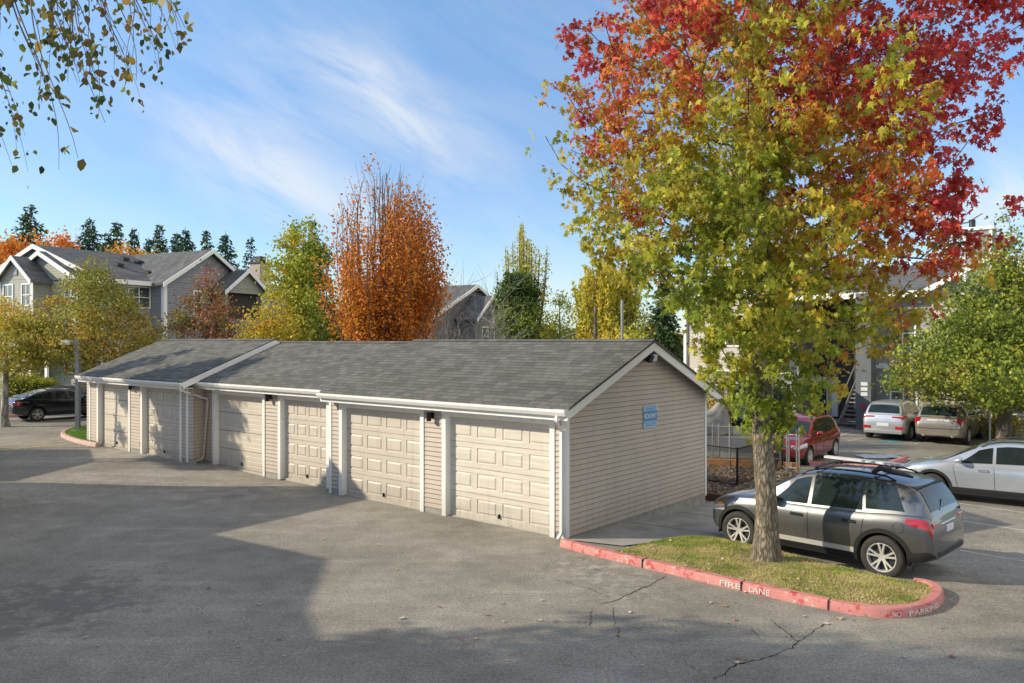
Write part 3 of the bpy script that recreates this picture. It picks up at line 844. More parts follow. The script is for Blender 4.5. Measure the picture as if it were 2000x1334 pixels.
def build_branches(name, trunk, trad, arr, par, ntr, m, parent, rt=.008, pw=.5, sides=14, bsides=5, flare=True):
    n = len(arr); w = [0.0] * n; has = [False] * n
    for i in range(n - 1, -1, -1):
        if not has[i]: w[i] += 1
        if par[i] >= 0: w[par[i]] += w[i]; has[par[i]] = True
    mb = MB()
    mb.tube(trunk, trad, sides, 0)
    rad = [rt * (x ** pw) for x in w]
    for i in range(ntr, n):
        p = par[i]; r0 = min(rad[p], (trad[p] * .75 if p < ntr else rad[p])); r0 = min(r0, rad[i] * 1.35)
        mb.tube([arr[p], arr[i]], [r0, rad[i]], bsides if rad[i] < .03 else 8, 0, cap=False)
    return mb.build(name, m, parent, smooth=70, fix=False)

def sample_env(env, zlo, zhi, rmax, n, r, mind, shell=.45, center=lambda z: (0, 0)):
    """cluster centres inside a crown: env(z, azimuth) -> radius"""
    out = []; tries = 0
    while len(out) < n and tries < n * 200:
        tries += 1
        z = r.uniform(zlo, zhi); a = r.uniform(-math.pi, math.pi); R_ = env(z, a)
        if R_ <= 0.05 or r.uniform() > R_ / rmax: continue
        f = r.uniform() ** shell * (1 + .16 * mnoise.noise(Vector((math.cos(a) * 2, math.sin(a) * 2, z * .7))))
        cx, cy = center(z); p = np.array([cx + math.cos(a) * R_ * f, cy + math.sin(a) * R_ * f, z])
        if out and np.min(np.linalg.norm(np.array(out) - p, axis=1)) < mind: continue
        out.append(p)
    return np.array(out)

def interp(tab, z):
    if z <= tab[0][0]: return tab[0][1] if z > tab[0][0] - .01 else 0
    for (a, b), (c, d) in zip(tab, tab[1:]):
        if z <= c: return b + (d - b) * (z - a) / (c - a)
    return 0

PAL = {'brownor': (.60, .25, .06), 'green': (.17, .26, .03), 'lime': (.38, .42, .045), 'yellow': (.66, .53, .06), 'gold': (.70, .42, .05), 'orange': (.70, .25, .03),
       'rust': (.70, .20, .04), 'red': (.74, .11, .06), 'crimson': (.56, .06, .06), 'dark': (.06, .11, .022), 'olive': (.30, .28, .06), 'pink': (.52, .22, .16), 'brown': (.32, .16, .06), 'maroon': (.24, .06, .05)}
def blend(stops, k):
    k = max(0, min(.9999, k)) * (len(stops) - 1); i = int(k); f = k - i
    a, b = PAL[stops[i]], PAL[stops[i + 1]]
    return np.array([a[j] * (1 - f) + b[j] * f for j in range(3)])

def tree(name, label, cat, base, height, tab, stops, nc, per, lsize, seed, group=None, trunk_r=.15, crown0=1.6, spread=.30, shape=DIAM, bark='bark',
         lean=(0, 0), squash=.75, mind=.35, colfn=None, lm='leaf_far', droop=.35, center=None, shell=.45, rt=.008, kz=.55, stems=None, rz_=.15):
    r = np.random.default_rng(seed)
    root = empty(name, base); tag(root, label, cat, group)
    rmax = max(b for a, b in tab)
    env = lambda z, a: interp(tab, z) * (1 + .22 * mnoise.noise(Vector((math.cos(a) * 1.3 + seed, math.sin(a) * 1.3, z * .45))))
    C = sample_env(env, tab[0][0], tab[-1][0], rmax * 1.1, nc, r, mind, shell, center or (lambda z: (lean[0] * z, lean[1] * z)))
    nt_ = 12; top = height * .93
    trunk = [(lean[0] * z + .05 * math.sin(z * .9 + seed), lean[1] * z + .05 * math.cos(z * 1.1 + seed), z) for z in [top * i / nt_ for i in range(nt_ + 1)]]
    trunk[0] = (0, 0, -.12)
    trad = [trunk_r * (1 - .93 * (i / nt_)) * (1.35 if i == 0 else 1) for i in range(nt_ + 1)]
    # fine subdivision of attach points
    arr, par, ntr, ends = skeleton(trunk, C, r, kz=kz)
    build_branches('trunk', trunk, trad, arr, par, ntr, M[bark], root, rt=rt)
    P = []; cols = []
    for ci, c in enumerate(C):
        k = int(per * r.uniform(.5, 1.5)); s_ = spread * r.uniform(.7, 1.3)
        q = r.normal(size=(k, 3)) * s_; q[:, 2] *= squash; P.append(c + q)
        base_k = .5 + .55 * mnoise.noise(Vector(c * .35) + Vector((seed * 3.1, 0, 0))) + r.normal() * rz_
        if colfn: base_k = colfn(c, base_k, r)
        kk = np.clip(base_k + r.normal(size=k) * .13, 0, 1)
        cols += [blend(stops, v) * r.uniform(.75, 1.2) for v in kk]
    leaf_object('crown', np.vstack(P), None, lsize, shape, np.array(cols), M[lm], root, droop, seed)
    return root

# ---- the sweetgum by the kerb
def hero():
    r = np.random.default_rng(5)
    b = W(1496, 1092, .12)
    root = empty('sweetgum_tree', (b.x, b.y, b.z - .05)); tag(root, 'tall sweetgum with red, orange and yellow-green star leaves on the red-kerbed grass island', 'tree')
    zz = lambda py: CH + (HY - py) / F * b.y - b.z + .05
    env_l = [(2.25, .25), (2.7, .65), (3.2, .95), (3.7, 1.35), (4.2, 2.1), (4.7, 2.9), (5.3, 3.6), (6.2, 3.8), (7.4, 4.0), (8.3, 3.9), (9.3, 3.3), (10.5, 2.1), (11.8, 1.2), (13, .25)]
    env_r = [(2.25, .4), (2.7, .85), (3.2, 1.2), (3.8, 1.8), (4.4, 2.5), (5.0, 3.1), (5.6, 3.6), (6.2, 3.5), (7.0, 3.7), (7.8, 4.3), (9.0, 4.2), (10.2, 3.4), (11.6, 2.0), (13, .3)]
    def env(z, a):
        k = .5 + .5 * math.cos(a); l, rr = interp(env_l, z), interp(env_r, z)
        v = (l * (1 - k) + rr * k)
        v *= 1 - .10 * abs(math.sin(a))
        return v * (1 + .20 * mnoise.noise(Vector((math.cos(a) * 1.6, math.sin(a) * 1.6, z * .9))))
    C = sample_env(env, 2.2, 12.9, 4.4, 860, r, .31, .58)
    keep = [np.sort(np.linalg.norm(C - c, axis=1))[3] < .86 for c in C]; C = C[keep]
    tr = []
    for i in range(27):
        z = i * .46
        tr.append((-.05 * ss(z, 0, 3) - .12 * ss(z, 4, 9) + .03 * math.sin(z * 1.7), .04 * math.sin(z * 1.1), z))
    tr[0] = (0, 0, -.08)
    trad = []
    for p in tr:
        z = p[2]; v = .185 * (1 - z / 13.6) ** .8
        if z < .9: v += .10 * (1 - max(z, 0) / .9) ** 2.4
        trad.append(max(v, .02))
    arr, par, ntr, ends = skeleton(tr, C, r, updraft=.35, kz=.45)
    build_branches('trunk', tr, trad, arr, par, ntr, M['bark_hero'], root, rt=.0075, pw=.46, sides=22)
    P = []; cols = []
    dmap = dict(ends)
    PAL['lime'] = (.52, .52, .06); PAL['green'] = (.30, .38, .045)
    for ci, c in enumerate(C):
        k = int(112 * r.uniform(.55, 1.4)) if c[2] < 7 else int(88 * r.uniform(.55, 1.35))
        e = np.array(arr[dmap[ci]]); p0 = np.array(arr[par[dmap[ci]]])
        f = r.uniform(-.5, 1.15, k)[:, None]; ln = (p0 + (e - p0) * f)
        s_ = r.uniform(.16, .25); nsub = int(r.integers(6, 10)); sc_ = r.normal(size=(nsub, 3)) * s_; sc_[:, 2] *= .75; fs_ = r.uniform(-.5, 1.15, nsub)[:, None]; sc_ = p0 + (e - p0) * fs_ + sc_; own = r.integers(0, nsub, k); q = sc_[own] - c; pts = sc_[own] + r.normal(size=(k, 3)) * [.062, .062, .055]; sk_ = r.normal(size=nsub) * .09; sb_ = r.uniform(.50, 1.25, nsub)
        P.append(pts)
        x, y, z = c; n1 = mnoise.noise(Vector((x * .55, y * .55, z * .6)) + Vector((4.2, 0, 1))); n2 = mnoise.noise(Vector((x * 1.2, y * 1.2, z * 1.2)))
        red = .10 * (z - 6.3) + .20 * (x + .1) + 1.05 * n1 + .3 * n2 + .12
        red += 1.0 * math.exp(-((x + 2.3) ** 2 / 1.6 + (z - 8.2) ** 2 / 1.7)) + .7 * math.exp(-((x - 1.0) ** 2 / .7 + (z - 9.3) ** 2 / 3)) + .85 * math.exp(-((x - 3.2) ** 2 / 1.6 + (z - 8.2) ** 2 / 3)) + .5 * math.exp(-((x - 2.9) ** 2 / 1.2 + (z - 4.6) ** 2 / 1.2))
        red -= .60 * math.exp(-((x - .1) ** 2 / 2.2 + (z - 5.9) ** 2 / 5)) + .25 * math.exp(-(x ** 2 / 1.5 + (z - 3.2) ** 2 / 1.5)) + .5 * math.exp(-((x + .9) ** 2 / .6 + (z - 9) ** 2 / 2))
        kk = np.clip(.485 + red * .60 + r.normal(size=k) * .09 + sk_[own], 0, 1)
        for v, bb_ in zip(kk, sb_[own]):
            cols.append(blend(['green', 'lime', 'lime', 'yellow', 'lime', 'gold', 'brownor', 'rust', 'red', 'crimson'], v) * r.uniform(.85, 1.15) * bb_)
    leaf_object('crown', np.vstack(P), None, .112, STAR, np.array(cols), M['leaf'], root, .5, 3)
    # leafy sprout low on the trunk
    return root
hero()

# ---- conifers
def conifer(name, label, base, h, rw, seed, group, col=(.030, .055, .024), dens=1.0, droop=.25):
    r = np.random.default_rng(seed); root = empty(name, base); tag(root, label, 'tree', group)
    mb = MB(); mb.tube([(0, 0, -.3), (0, 0, h * .5), (0, 0, h)], [h * .014, h * .009, .02], 7); mb.build('trunk', M['bark'], root, smooth=60)
    P = []; Dr = []; cols = []
    z = h * .10; 
    while z < h * .985:
        f = 1 - (z / h); R_ = rw * (f ** 1.05) * (1 + .25 * mnoise.noise(Vector((z * .5, seed, 0)))) + .15
        nb = int(9 * dens)
        for k in range(nb):
            a = r.uniform(0, 2 * math.pi); L = R_ * r.uniform(.6, 1.15)
            m_ = max(4, int(L / .11))
            for q in range(m_):
                t = (q + r.uniform()) / m_ * L
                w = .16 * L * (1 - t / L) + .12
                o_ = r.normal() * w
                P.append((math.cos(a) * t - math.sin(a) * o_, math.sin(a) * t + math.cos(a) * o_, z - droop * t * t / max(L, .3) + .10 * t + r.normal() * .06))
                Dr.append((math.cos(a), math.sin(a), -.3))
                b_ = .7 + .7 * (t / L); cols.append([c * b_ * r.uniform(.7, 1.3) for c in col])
        z += max(.20, h * .022) * r.uniform(.8, 1.2)
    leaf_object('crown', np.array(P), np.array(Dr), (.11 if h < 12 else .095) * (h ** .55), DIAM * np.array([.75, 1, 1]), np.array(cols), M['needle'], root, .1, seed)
    return root

CD = 95
tops = [(60, 398, 7.2), (175, 423, 6.6), (207, 450, 3.5), (228, 432, 5.0), (262, 444, 3.2), (290, 462, 3.6), (312, 436, 3.6), (345, 452, 4.0), (362, 443, 4.6), (404, 448, 3.6), (440, 450, 4.0), (490, 460, 3.0), (20, 470, 4.0), (610, 430, 3.6), (135, 470, 3.6), (575, 436, 3.2)]
clab = ['tallest dark conifer at the far left, rising behind the orange tree', 'broad dark conifer directly above the grey roof ridge left of centre', 'low conifer tucked between two taller ones behind the roof', 'bushy blue-green conifer behind the grey apartment roof',
        'slim short conifer right beside the bushy blue-green one', 'low shaggy conifer left of the narrow columnar one', 'narrow columnar conifer standing over the roof ridge', 'low dense conifer right of the narrow columnar one', 'wide bushy conifer behind the left slope of the cross gable', 'thin conifer just above the gable peak',
        'pointed conifer to the right of the gable peak', 'sparse spindly conifer left of the yellow-green tree', 'low conifer behind the orange foliage at the left edge', 'dark conifer tip behind the yellow-green and orange trees', 'low conifer between the orange tree and the roof', 'dark conifer tip behind the yellow-green tree']
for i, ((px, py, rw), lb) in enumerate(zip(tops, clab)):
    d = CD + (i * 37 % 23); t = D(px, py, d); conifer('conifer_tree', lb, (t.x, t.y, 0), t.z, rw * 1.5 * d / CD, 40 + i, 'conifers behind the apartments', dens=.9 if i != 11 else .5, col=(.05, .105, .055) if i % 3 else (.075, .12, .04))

def at_px(px, d): return ((px - 1000) / F * d, d, g((px - 1000) / F * d, d))
def hz(py, d, px=1000): return CH + (HY - py) / F * d - g((px - 1000) / F * d, d)

# orange upright tree with bare top
def upright(name, label, px, d, toppy, botz, rw, nst, seed, leafy, stops, per, ls, baretop, bark='twig'):
    r = np.random.default_rng(seed); b = at_px(px, d); H = hz(toppy, d, px); root = empty(name, b); tag(root, label, 'tree')
    mb = MB(); mb.tube([(0, 0, -.2), (0, 0, 1.2), (.05, 0, 2.2)], [.26, .2, .17], 10); P = []; cols = []
    for k in range(nst):
        a = r.uniform(0, 2 * math.pi); f = r.uniform() ** .55; R_ = rw * f; h = H * (1 - .30 * f ** 2.4) * r.uniform(.86, 1.0)
        pts = []; z0 = r.uniform(.7, 2.6)
        for s_ in range(9):
            t = s_ / 8; z = z0 + (h - z0) * t; rr = R_ * (1 - (1 - t) ** 2.1) * (1 - .18 * max(0, t - .7) / .3)
            pts.append(Vector((math.cos(a) * rr, math.sin(a) * rr, z)) + Vector(r.normal(size=3)) * .06 * t)
        r0 = .045 if k < nst * .4 else .02
        mb.tube(pts, [r0 * (1 - .85 * s_ / 8) + .004 for s_ in range(9)], 5, cap=False)
        # side twigs
        for q in range(9):
            t = r.uniform(.35, .98); i = int(t * 8); p = pts[i].lerp(pts[min(8, i + 1)], t * 8 - i); L = r.uniform(.4, 1.1); a2 = a + r.normal() * .9
            e = p + Vector((math.cos(a2) * L * .35, math.sin(a2) * L * .35, L)); mb.tube([p, (p + e) / 2 + Vector((0, 0, -.04)), e], [.009, .006, .003], 4, cap=False)
            if leafy(e, r):
                k2 = int(per * r.uniform(.3, 1.2)); c = (p + e) / 2
                P.append(np.array(c) + r.normal(size=(k2, 3)) * [.22, .22, .36]); kk = .5 + .5 * mnoise.noise(Vector(c) * .6 + Vector((seed, 0, 0)))
                cols += [blend(stops, kk + r.normal() * .16) * r.uniform(.75, 1.2) for _ in range(k2)]
        for q in range(10):
            t = r.uniform(.05, 1.0); i = min(7, int(t * 8)); p = pts[i].lerp(pts[i + 1], t * 8 - i)
            if leafy(p, r):
                k2 = int(per * r.uniform(.4, 1.3)); P.append(np.array(p) + r.normal(size=(k2, 3)) * [.24, .24, .34]); kk = .5 + .5 * mnoise.noise(Vector(p) * .6 + Vector((seed, 0, 0)))
                cols += [blend(stops, kk + r.normal() * .16) * r.uniform(.75, 1.2) for _ in range(k2)]
    mb.build('trunk', M[bark], root, smooth=70, fix=False)
    if P: leaf_object('crown', np.vstack(P), None, ls, OVAL * np.array([1.3, 1, 1]), np.array(cols), M['leaf_far'], root, .3, seed)
    return root
Dn = 31
HT = hz(312, Dn, 745)
def lf_orange(p, r):
    z = p[2]; rr = math.hypot(p[0], p[1]); x = p[0]
    k = .98 if z < 5.6 else (.75 - .16 * (z - 5.6) + (.35 if x > .5 else .10 * (rr > 1.6)) - (.22 if -1.3 < x < .3 else 0))
    if z > 9.3: k = .04 + (.12 if x > .2 and z < 10.2 else 0)
    return r.uniform() < k
upright('orange_pear_tree', 'orange leaved tree with bare upright branches at its top, behind the garage roof', 748, Dn, 312, 1, 2.45, 95, 21, lf_orange, ['rust', 'orange', 'orange', 'orange', 'gold'], 38, .105, True)

# yellow-green tree left of it
d = 36
tree('maple_tree', 'yellow-green tree tinged orange, left of the bare-topped orange tree', 'tree', at_px(592, d), hz(430, d), [(1.2, 1.0), (2.4, 1.6), (4.2, 1.75), (6.0, 1.6), (7.8, 1.15), (9.0, .3)], ['dark', 'green', 'green', 'lime', 'lime', 'yellow', 'orange'], 190, 75, .16, 31, mind=.3, spread=.26,
     colfn=lambda c, k, r: k * .8 - .14 * (c[0] - .3) + .03 * (c[2] - 5) + (.25 if c[0] < -.6 and c[2] < 5 else 0))
# small yellow bush in front of it, and the purple-red tree
d = 33
tree('shrub_tree', 'low yellow-green bushy tree just above the garage roof beside the reddish tree', 'tree', at_px(522, d), hz(612, d), [(.6, .8), (2.0, 1.5), (3.4, 1.5), (4.7, .6), (5.0, .2)], ['green', 'olive', 'lime', 'yellow', 'gold'], 110, 60, .15, 33, mind=.3, trunk_r=.1)
d = 34
tree('cherry_tree', 'purplish red sparse tree in front of the grey gable', 'tree', at_px(404, d), hz(528, d), [(1.2, .8), (2.4, 1.5), (3.6, 1.75), (4.6, 1.45), (5.6, .8), (6.8, .15)], ['olive', 'brown', 'maroon', 'pink', 'rust', 'olive'], 170, 48, .12, 34, mind=.25, spread=.24, bark='twig')
# two yellow-green trees on the left
tree('honey_locust_tree', 'wide feathery yellow-green tree behind the lamp post', 'tree', at_px(180, 34), hz(520, 34), [(2.2, .9), (2.9, 2.4), (3.8, 2.9), (4.8, 2.3), (5.8, 1.5), (6.9, .5), (7.1, .2)], ['green', 'olive', 'olive', 'olive', 'lime', 'brown', 'gold'], 330, 60, .125, 35, mind=.3, spread=.28, squash=.45, group=None, kz=.3)
tree('honey_locust_tree', 'yellow-green tree with pale trunk beside the parked cars at the left edge', 'tree', at_px(10, 33.5), hz(595, 33.5), [(2.3, .9), (2.8, 2.1), (3.5, 2.6), (4.4, 1.9), (5.2, .6), (5.4, .2)], ['olive', 'olive', 'lime', 'yellow', 'gold'], 210, 58, .125, 36, mind=.3, spread=.28, squash=.45, trunk_r=.17, bark='bark_pale', kz=.3)
# orange trees behind the apartments
for k, (px, py, d, w, lb) in enumerate([(15, 450, 58, 2.0, 'big orange tree behind the apartments at the left edge'), (78, 464, 60, 1.4, 'orange tree crown left of the first gable'), (118, 458, 70, 1.8, 'small pointed orange treetop between conifers'), (238, 478, 72, 3.0, 'golden orange treetops peeking over the grey roof'), (278, 488, 74, 2.4, 'pale yellow treetop peeking over the roof')]):
    H = hz(py, d)
    tree('maple_tree', lb, 'tree', at_px(px, d), H, [(H - 9, w * .8), (H - 6, w), (H - 3, w * .85), (H - .8, w * .4), (H, .1)], ['gold', 'orange', 'orange', 'rust', 'orange'] if k < 3 else ['yellow', 'gold', 'orange', 'gold'], 110, 60, .32, 50 + k, mind=.5, spread=.5, trunk_r=.25)
# bare tree right of the orange one
def bare(name, label, px, d, toppy, seed, bark='bark_pale'):
    r = np.random.default_rng(seed); root = empty(name, at_px(px, d)); tag(root, label, 'tree'); H = hz(toppy, d); mb = MB()
    def grow(p, dr, L, rad, lv):
        pts = [p]; q = p
        for i in range(4): dr = (dr + Vector(r.normal(size=3)) * .13 + Vector((0, 0, .06))).normalized(); q = q + dr * L / 4; pts.append(q)
        mb.tube(pts, [rad * (1 - .15 * i) for i in range(5)], 5, cap=False)
        if lv:
            for k in range(4 if lv > 1 else 5):
                a = pts[int(r.integers(1, 5))]; nd = (dr + Vector(r.normal(size=3)) * .55).normalized(); grow(a, nd, L * r.uniform(.5, .8), rad * .5, lv - 1)
    for k in range(9): grow(Vector((r.normal() * .1, r.normal() * .1, -.2)), Vector((r.normal() * .30, r.normal() * .30, 1)).normalized(), H * r.uniform(.38, .6), .055, 3)
    mb.build('trunk', M[bark], root, smooth=70, fix=False); return root
bare('bare_tree', 'leafless pale multi-stemmed tree in front of the distant gabled house', 905, 34, 525, 61)
# poplars
def poplar(name, label, px, d, toppy, rw, seed, stops, z0=2, nst=16, per=26, ls=.17):
    r = np.random.default_rng(seed); root = empty(name, at_px(px, d)); tag(root, label, 'tree'); H = hz(toppy, d); mb = MB(); P = []; cols = []
    for k in range(nst):
        a = r.uniform(0, 2 * math.pi); f = r.uniform() ** .6 if k else 0; R_ = rw * f; h = H * (1 - .22 * f) * r.uniform(.85, 1)
        pts = [Vector((math.cos(a) * R_ * (1 - (1 - t) ** 1.7), math.sin(a) * R_ * (1 - (1 - t) ** 1.7), -.1 + h * t)) for t in [i / 9 for i in range(10)]]
        mb.tube(pts, [.10 * (1 - .9 * i / 9) + .008 for i in range(10)], 5, cap=False)
        n = int((h - z0) / .28)
        for q in range(n):
            z = z0 + (h - z0) * (q + r.uniform()) / n; t = z / h; i = min(8, int(t * 9)); p = pts[i].lerp(pts[i + 1], t * 9 - i)
            w = .10 + .30 * math.sin(min(1, (1 - t) * 1.6 + .06) * math.pi / 2); k2 = int(per * r.uniform(.3, 1.2) * (.4 + w * 1.6))
            c = np.array(p) + r.normal(size=3) * w * .5
            P.append(c + r.normal(size=(k2, 3)) * [w * .55, w * .55, .26]); kk = .5 + .55 * mnoise.noise(Vector(c) * .5 + Vector((seed, 0, 0)))
            cols += [blend(stops, kk + r.normal() * .15) * r.uniform(.75, 1.2) for _ in range(k2)]
    mb.build('trunk', M['bark'], root, smooth=70, fix=False)
    leaf_object('crown', np.vstack(P), np.tile([0, 0, 1.6], (sum(len(p) for p in P), 1)), ls, DIAM, np.array(cols), M['leaf_far'], root, 0, seed); return root
poplar('poplar_tree', 'tall thin yellow-green poplar rising out of a dark ivy-covered mass', 1022, 52, 412, 1.8, 71, ['olive', 'lime', 'yellow', 'lime'], z0=4.2, nst=24, per=24, ls=.14)
d = 51
tree('ivy_covered_tree', 'dense dark green ivy column at the foot of the poplar', 'tree', at_px(1012, d), hz(535, d), [(.5, 1.0), (3, 1.3), (5.5, 1.4), (7, 1.2), (7.9, .7)], ['dark', 'dark', 'green', 'dark', 'olive'], 190, 95, .19, 72, mind=.3, spread=.26)
tree('young_tree', 'small airy pale green tree right of the ivy column', 'tree', at_px(1092, 53), hz(566, 53), [(1.4, .8), (3.5, 1.05), (5.0, 1.15), (6.2, .8), (7.0, .2)], ['green', 'lime', 'green', 'olive'], 75, 45, .15, 73, mind=.3, spread=.24)
d = 64
poplar('poplar_tree', 'broad golden green poplar behind the two thin poles', 1186, d, 478, 2.7, 74, ['lime', 'lime', 'yellow', 'yellow', 'lime'], z0=1.0, nst=52, per=34, ls=.25)
tree('willow_tree', 'grey-green drooping tree edge right of the golden poplar', 'tree', at_px(1232, 62), hz(590, 62), [(1, 1.6), (3.5, 2.1), (5.2, 1.7), (6.6, .5)], ['green', 'olive', 'lime', 'green'], 90, 50, .18, 75, mind=.3)
t = D(1298, 520, 60); conifer('cedar_tree', 'dark green drooping cedar beside the pale end wall of the far apartments', (t.x, t.y, 0), t.z, 2.6, 76, None, col=(.05, .085, .025), dens=1.2, droop=.5)
tree('hedge_tree', 'low green and gold shrubbery behind the ridge at the foot of the poles', 'tree', at_px(1210, 40), 3.9, [(.5, 1.6), (2.5, 2.0), (3.6, 1.3), (4.2, .4)], ['green', 'lime', 'gold', 'lime'], 100, 50, .17, 77, mind=.3)
t = D(935, 560, 70); conifer('conifer_tree', 'small brownish conifer behind the distant gabled house', (t.x, t.y, 0), t.z, 1.6, 78, None, col=(.08, .08, .03))
# green tree on the right
d = 30.5; b = at_px(1962, d)
tree('maple_tree', 'full green tree with a few bronze patches over the parked cars on the right', 'tree', b, hz(442, d, 1962), [(1.9, 1.5), (2.4, 3.9), (2.9, 4.2), (3.9, 3.6), (5.0, 2.6), (6.2, 1.6), (7.2, .9), (8.6, .35), (9, .1)], ['dark', 'green', 'dark', 'lime', 'green', 'brown'], 500, 80, .15, 81, mind=.4, spread=.28, trunk_r=.28, shape=STAR, lm='leaf_far', rt=.010, bark='bark', center=lambda z: (0, 0),
     colfn=lambda c, k, r: .15 + .5 * (k) + (.5 if mnoise.noise(Vector(c) * .8) > .42 else 0))

# birch at the left edge, its hanging twigs dip into view
def birch():
    r = np.random.default_rng(90); root = empty('birch_tree', (-6.6, 4.2, 0)); tag(root, 'birch with thin hanging twigs and small yellow-brown leaves at the upper left corner', 'tree')
    mb = MB(); mb.tube([(0, 0, -.1), (.1, .1, 3), (.2, .1, 6), (.5, .1, 10)], [.2, .16, .13, .05], 12); P = []; cols = []
    limbs = [((.1, .1, 5.5), (4.3, .6, 7.0)), ((.15, .1, 5.0), (3.4, .2, 6.9)), ((.2, .1, 6), (3.0, 1.4, 7.5)), ((.3, .1, 7), (4.9, .8, 7.4))]
    for k in range(14):
        a = r.uniform(1.6, 5.6); h = r.uniform(4, 9); limbs.append(((.2, .1, h), (math.cos(a) * r.uniform(1.5, 2.6), math.sin(a) * r.uniform(1.5, 3), h + r.uniform(.2, 1.5))))
    hang = []
    for i, (a, b) in enumerate(limbs):
        a, b = Vector(a), Vector(b); m_ = (a + b) / 2 + Vector((0, 0, .5)); pts = [a, a.lerp(m_, .5) + Vector((0, 0, .1)), m_, m_.lerp(b, .5) + Vector((0, 0, .12)), b]; mb.tube(pts, [.05, .04, .028, .018, .008], 6, cap=False)
        n = 13 if i < 4 else 9
        for q in range(n):
            t = r.uniform(.35, 1); j = min(3, int(t * 4)); p = pts[j].lerp(pts[j + 1], t * 4 - j); hang.append((p, r.uniform(.5, 1.9 if i < 4 else 2.4)))
    for p, L in hang:
        q = Vector(p); dr = Vector((r.normal() * .5 + .25, r.normal() * .5, -.35)).normalized(); pts = [q.copy()]
        st = max(4, int(L / .12))
        for s_ in range(st): dr = (dr + Vector((r.normal() * .13, r.normal() * .13, -.24))).normalized(); q = q + dr * L / st; pts.append(q.copy())
        mb.tube(pts, [.0055 * (1 - .75 * s_ / st) for s_ in range(st + 1)], 4, cap=False)
        for s_ in range(1, st + 1):
            for _ in range(int(r.integers(0, 4))):
                P.append(np.array(pts[s_]) + r.normal(size=3) * .035); cols.append(blend(['green', 'olive', 'brown', 'gold', 'brown'], r.uniform()) * r.uniform(.7, 1.2))
    B0 = Vector(root.location)
    for q in range(46):
        px = r.uniform(-60, 345); dpt = r.uniform(4.2, 6.4); yb = (345 if px < 110 else 330 - (px - 110) * .95 if px < 300 else 110) * (r.uniform(.25, 1.0) ** .8)
        top_ = D(px - 70 - yb * .15, -150, dpt) - B0; bot_ = D(px, max(yb, 20), dpt + r.normal() * .25) - B0; dpt = 0
        L = (bot_ - top_).length; st = max(6, int(L / .09)); pts = []
        ph = r.uniform(0, 9)
        for s_ in range(st + 1):
            f = s_ / st; w = Vector((top_.x + (bot_.x - top_.x) * (f ** .75) + .035 * math.sin(f * 7 + ph), top_.y + (bot_.y - top_.y) * f + .05 * math.cos(f * 5 + ph), top_.z + (bot_.z - top_.z) * (f ** 1.2))); pts.append(w)
        mb.tube(pts, [.0065 * (1 - .8 * s_ / st) for s_ in range(st + 1)], 4, cap=False)
        near = min(limbs[:4], key=lambda l: (Vector(l[1]) - top_).length); mb.tube([Vector(near[1]), (Vector(near[1]) + top_) / 2 + Vector((0, 0, .15)), top_], [.010, .009, .0065], 5, cap=False)
        for s_ in range(2, st + 1):
            cl_ = mnoise.noise(Vector((s_ * .35, q * 7.7, 0)))
            for _ in range(int(r.integers(1, 6)) if cl_ > -.12 else int(r.uniform() < .3)):
                P.append(np.array(pts[s_]) + r.normal(size=3) * .045); cols.append(blend(['dark', 'green', 'brown', 'olive', 'dark', 'gold'], r.uniform()) * r.uniform(.5, 1.0))
    mb.build('trunk', M['twig'], root, smooth=70, fix=False)
    leaf_object('crown', np.array(P), None, .056, OVAL * np.array([1.15, 1, 1]), np.array(cols), M['leaf'], root, .8, 91)
birch()

# trees standing left of the view, whose shade falls on the drive and doors
off = [('street_tree', 'leafy tree standing just outside the left of the picture, shading the near drive', (-11.5, 5.9), 9.5, [(1.8, 1.2), (3, 3.0), (5, 3.6), (7, 3.4), (8.6, 2), (9.5, .5)], 300, 55, .22),
       ('street_tree', 'taller leafy tree left of the picture behind the first one', (-17.5, 6.3), 14.5, [(2, 1.5), (4, 2.2), (7, 2.6), (10, 2.7), (12.5, 2.4), (14, 1.2), (14.8, .3)], 380, 50, .26),
       ('street_tree', 'thin tree left of the picture whose dappled shade falls on the far garage doors', (-18.6, 23.4), 8.6, [(4.3, .6), (5.0, 1.3), (6.2, 1.5), (7.4, 1.1), (8.6, .3)], 62, 330, .13),
       ('street_tree', 'small dense tree left of the picture, added to shade the second door from the left', (-17.6, 24.0), 6, [(3.5, .5), (4.2, .8), (5.0, .85), (5.9, .4)], 26, 420, .12),  # extra unseen tree put in to darken that door
       ('street_tree', 'slim tree left of the picture beside the low block', (-19.5, 26.6), 8, [(3.6, .4), (4.8, .8), (6.0, .8), (7.5, .2)], 14, 260, .13)]
for k, (nm, lb, (x, y), H, tab, nc, per, ls) in enumerate(off):
    tree(nm, lb, 'tree', (x, y, g(x, y)), H, tab, ['green', 'olive', 'lime', 'yellow'], nc, per, ls, 100 + k, mind=.3 if k < 2 else .42, trunk_r=.2 if k < 2 else .1, spread=.34 if k < 2 else .17)
# ------------------------------------------------------------------ far buildings
M['grey_siding'] = siding_far('grey_siding', (.27, .29, .32)); M['sage_siding'] = siding_far('sage_siding', (.36, .36, .31)); M['tan_siding'] = siding_far('tan_siding', (.42, .35, .29)); M['pale_siding'] = siding_far('pale_siding', (.56, .50, .43)); M['mauve_siding'] = siding_far('mauve_siding', (.20, .19, .195)); M['bluegrey_siding'] = siding_far('bluegrey_siding', (.33, .33, .33))
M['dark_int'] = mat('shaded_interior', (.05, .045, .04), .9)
M['brickred'] = mat('brick_red', (.30, .12, .07), .8, var=.3, scale=6)

def bframe(origin, ax):
    """building axes: a along ax, b to its left, world z"""
    ax = Vector((ax[0], ax[1], 0)).normalized(); bx = Vector((-ax.y, ax.x, 0))
    rz = math.atan2(ax.y, ax.x); return origin, rz

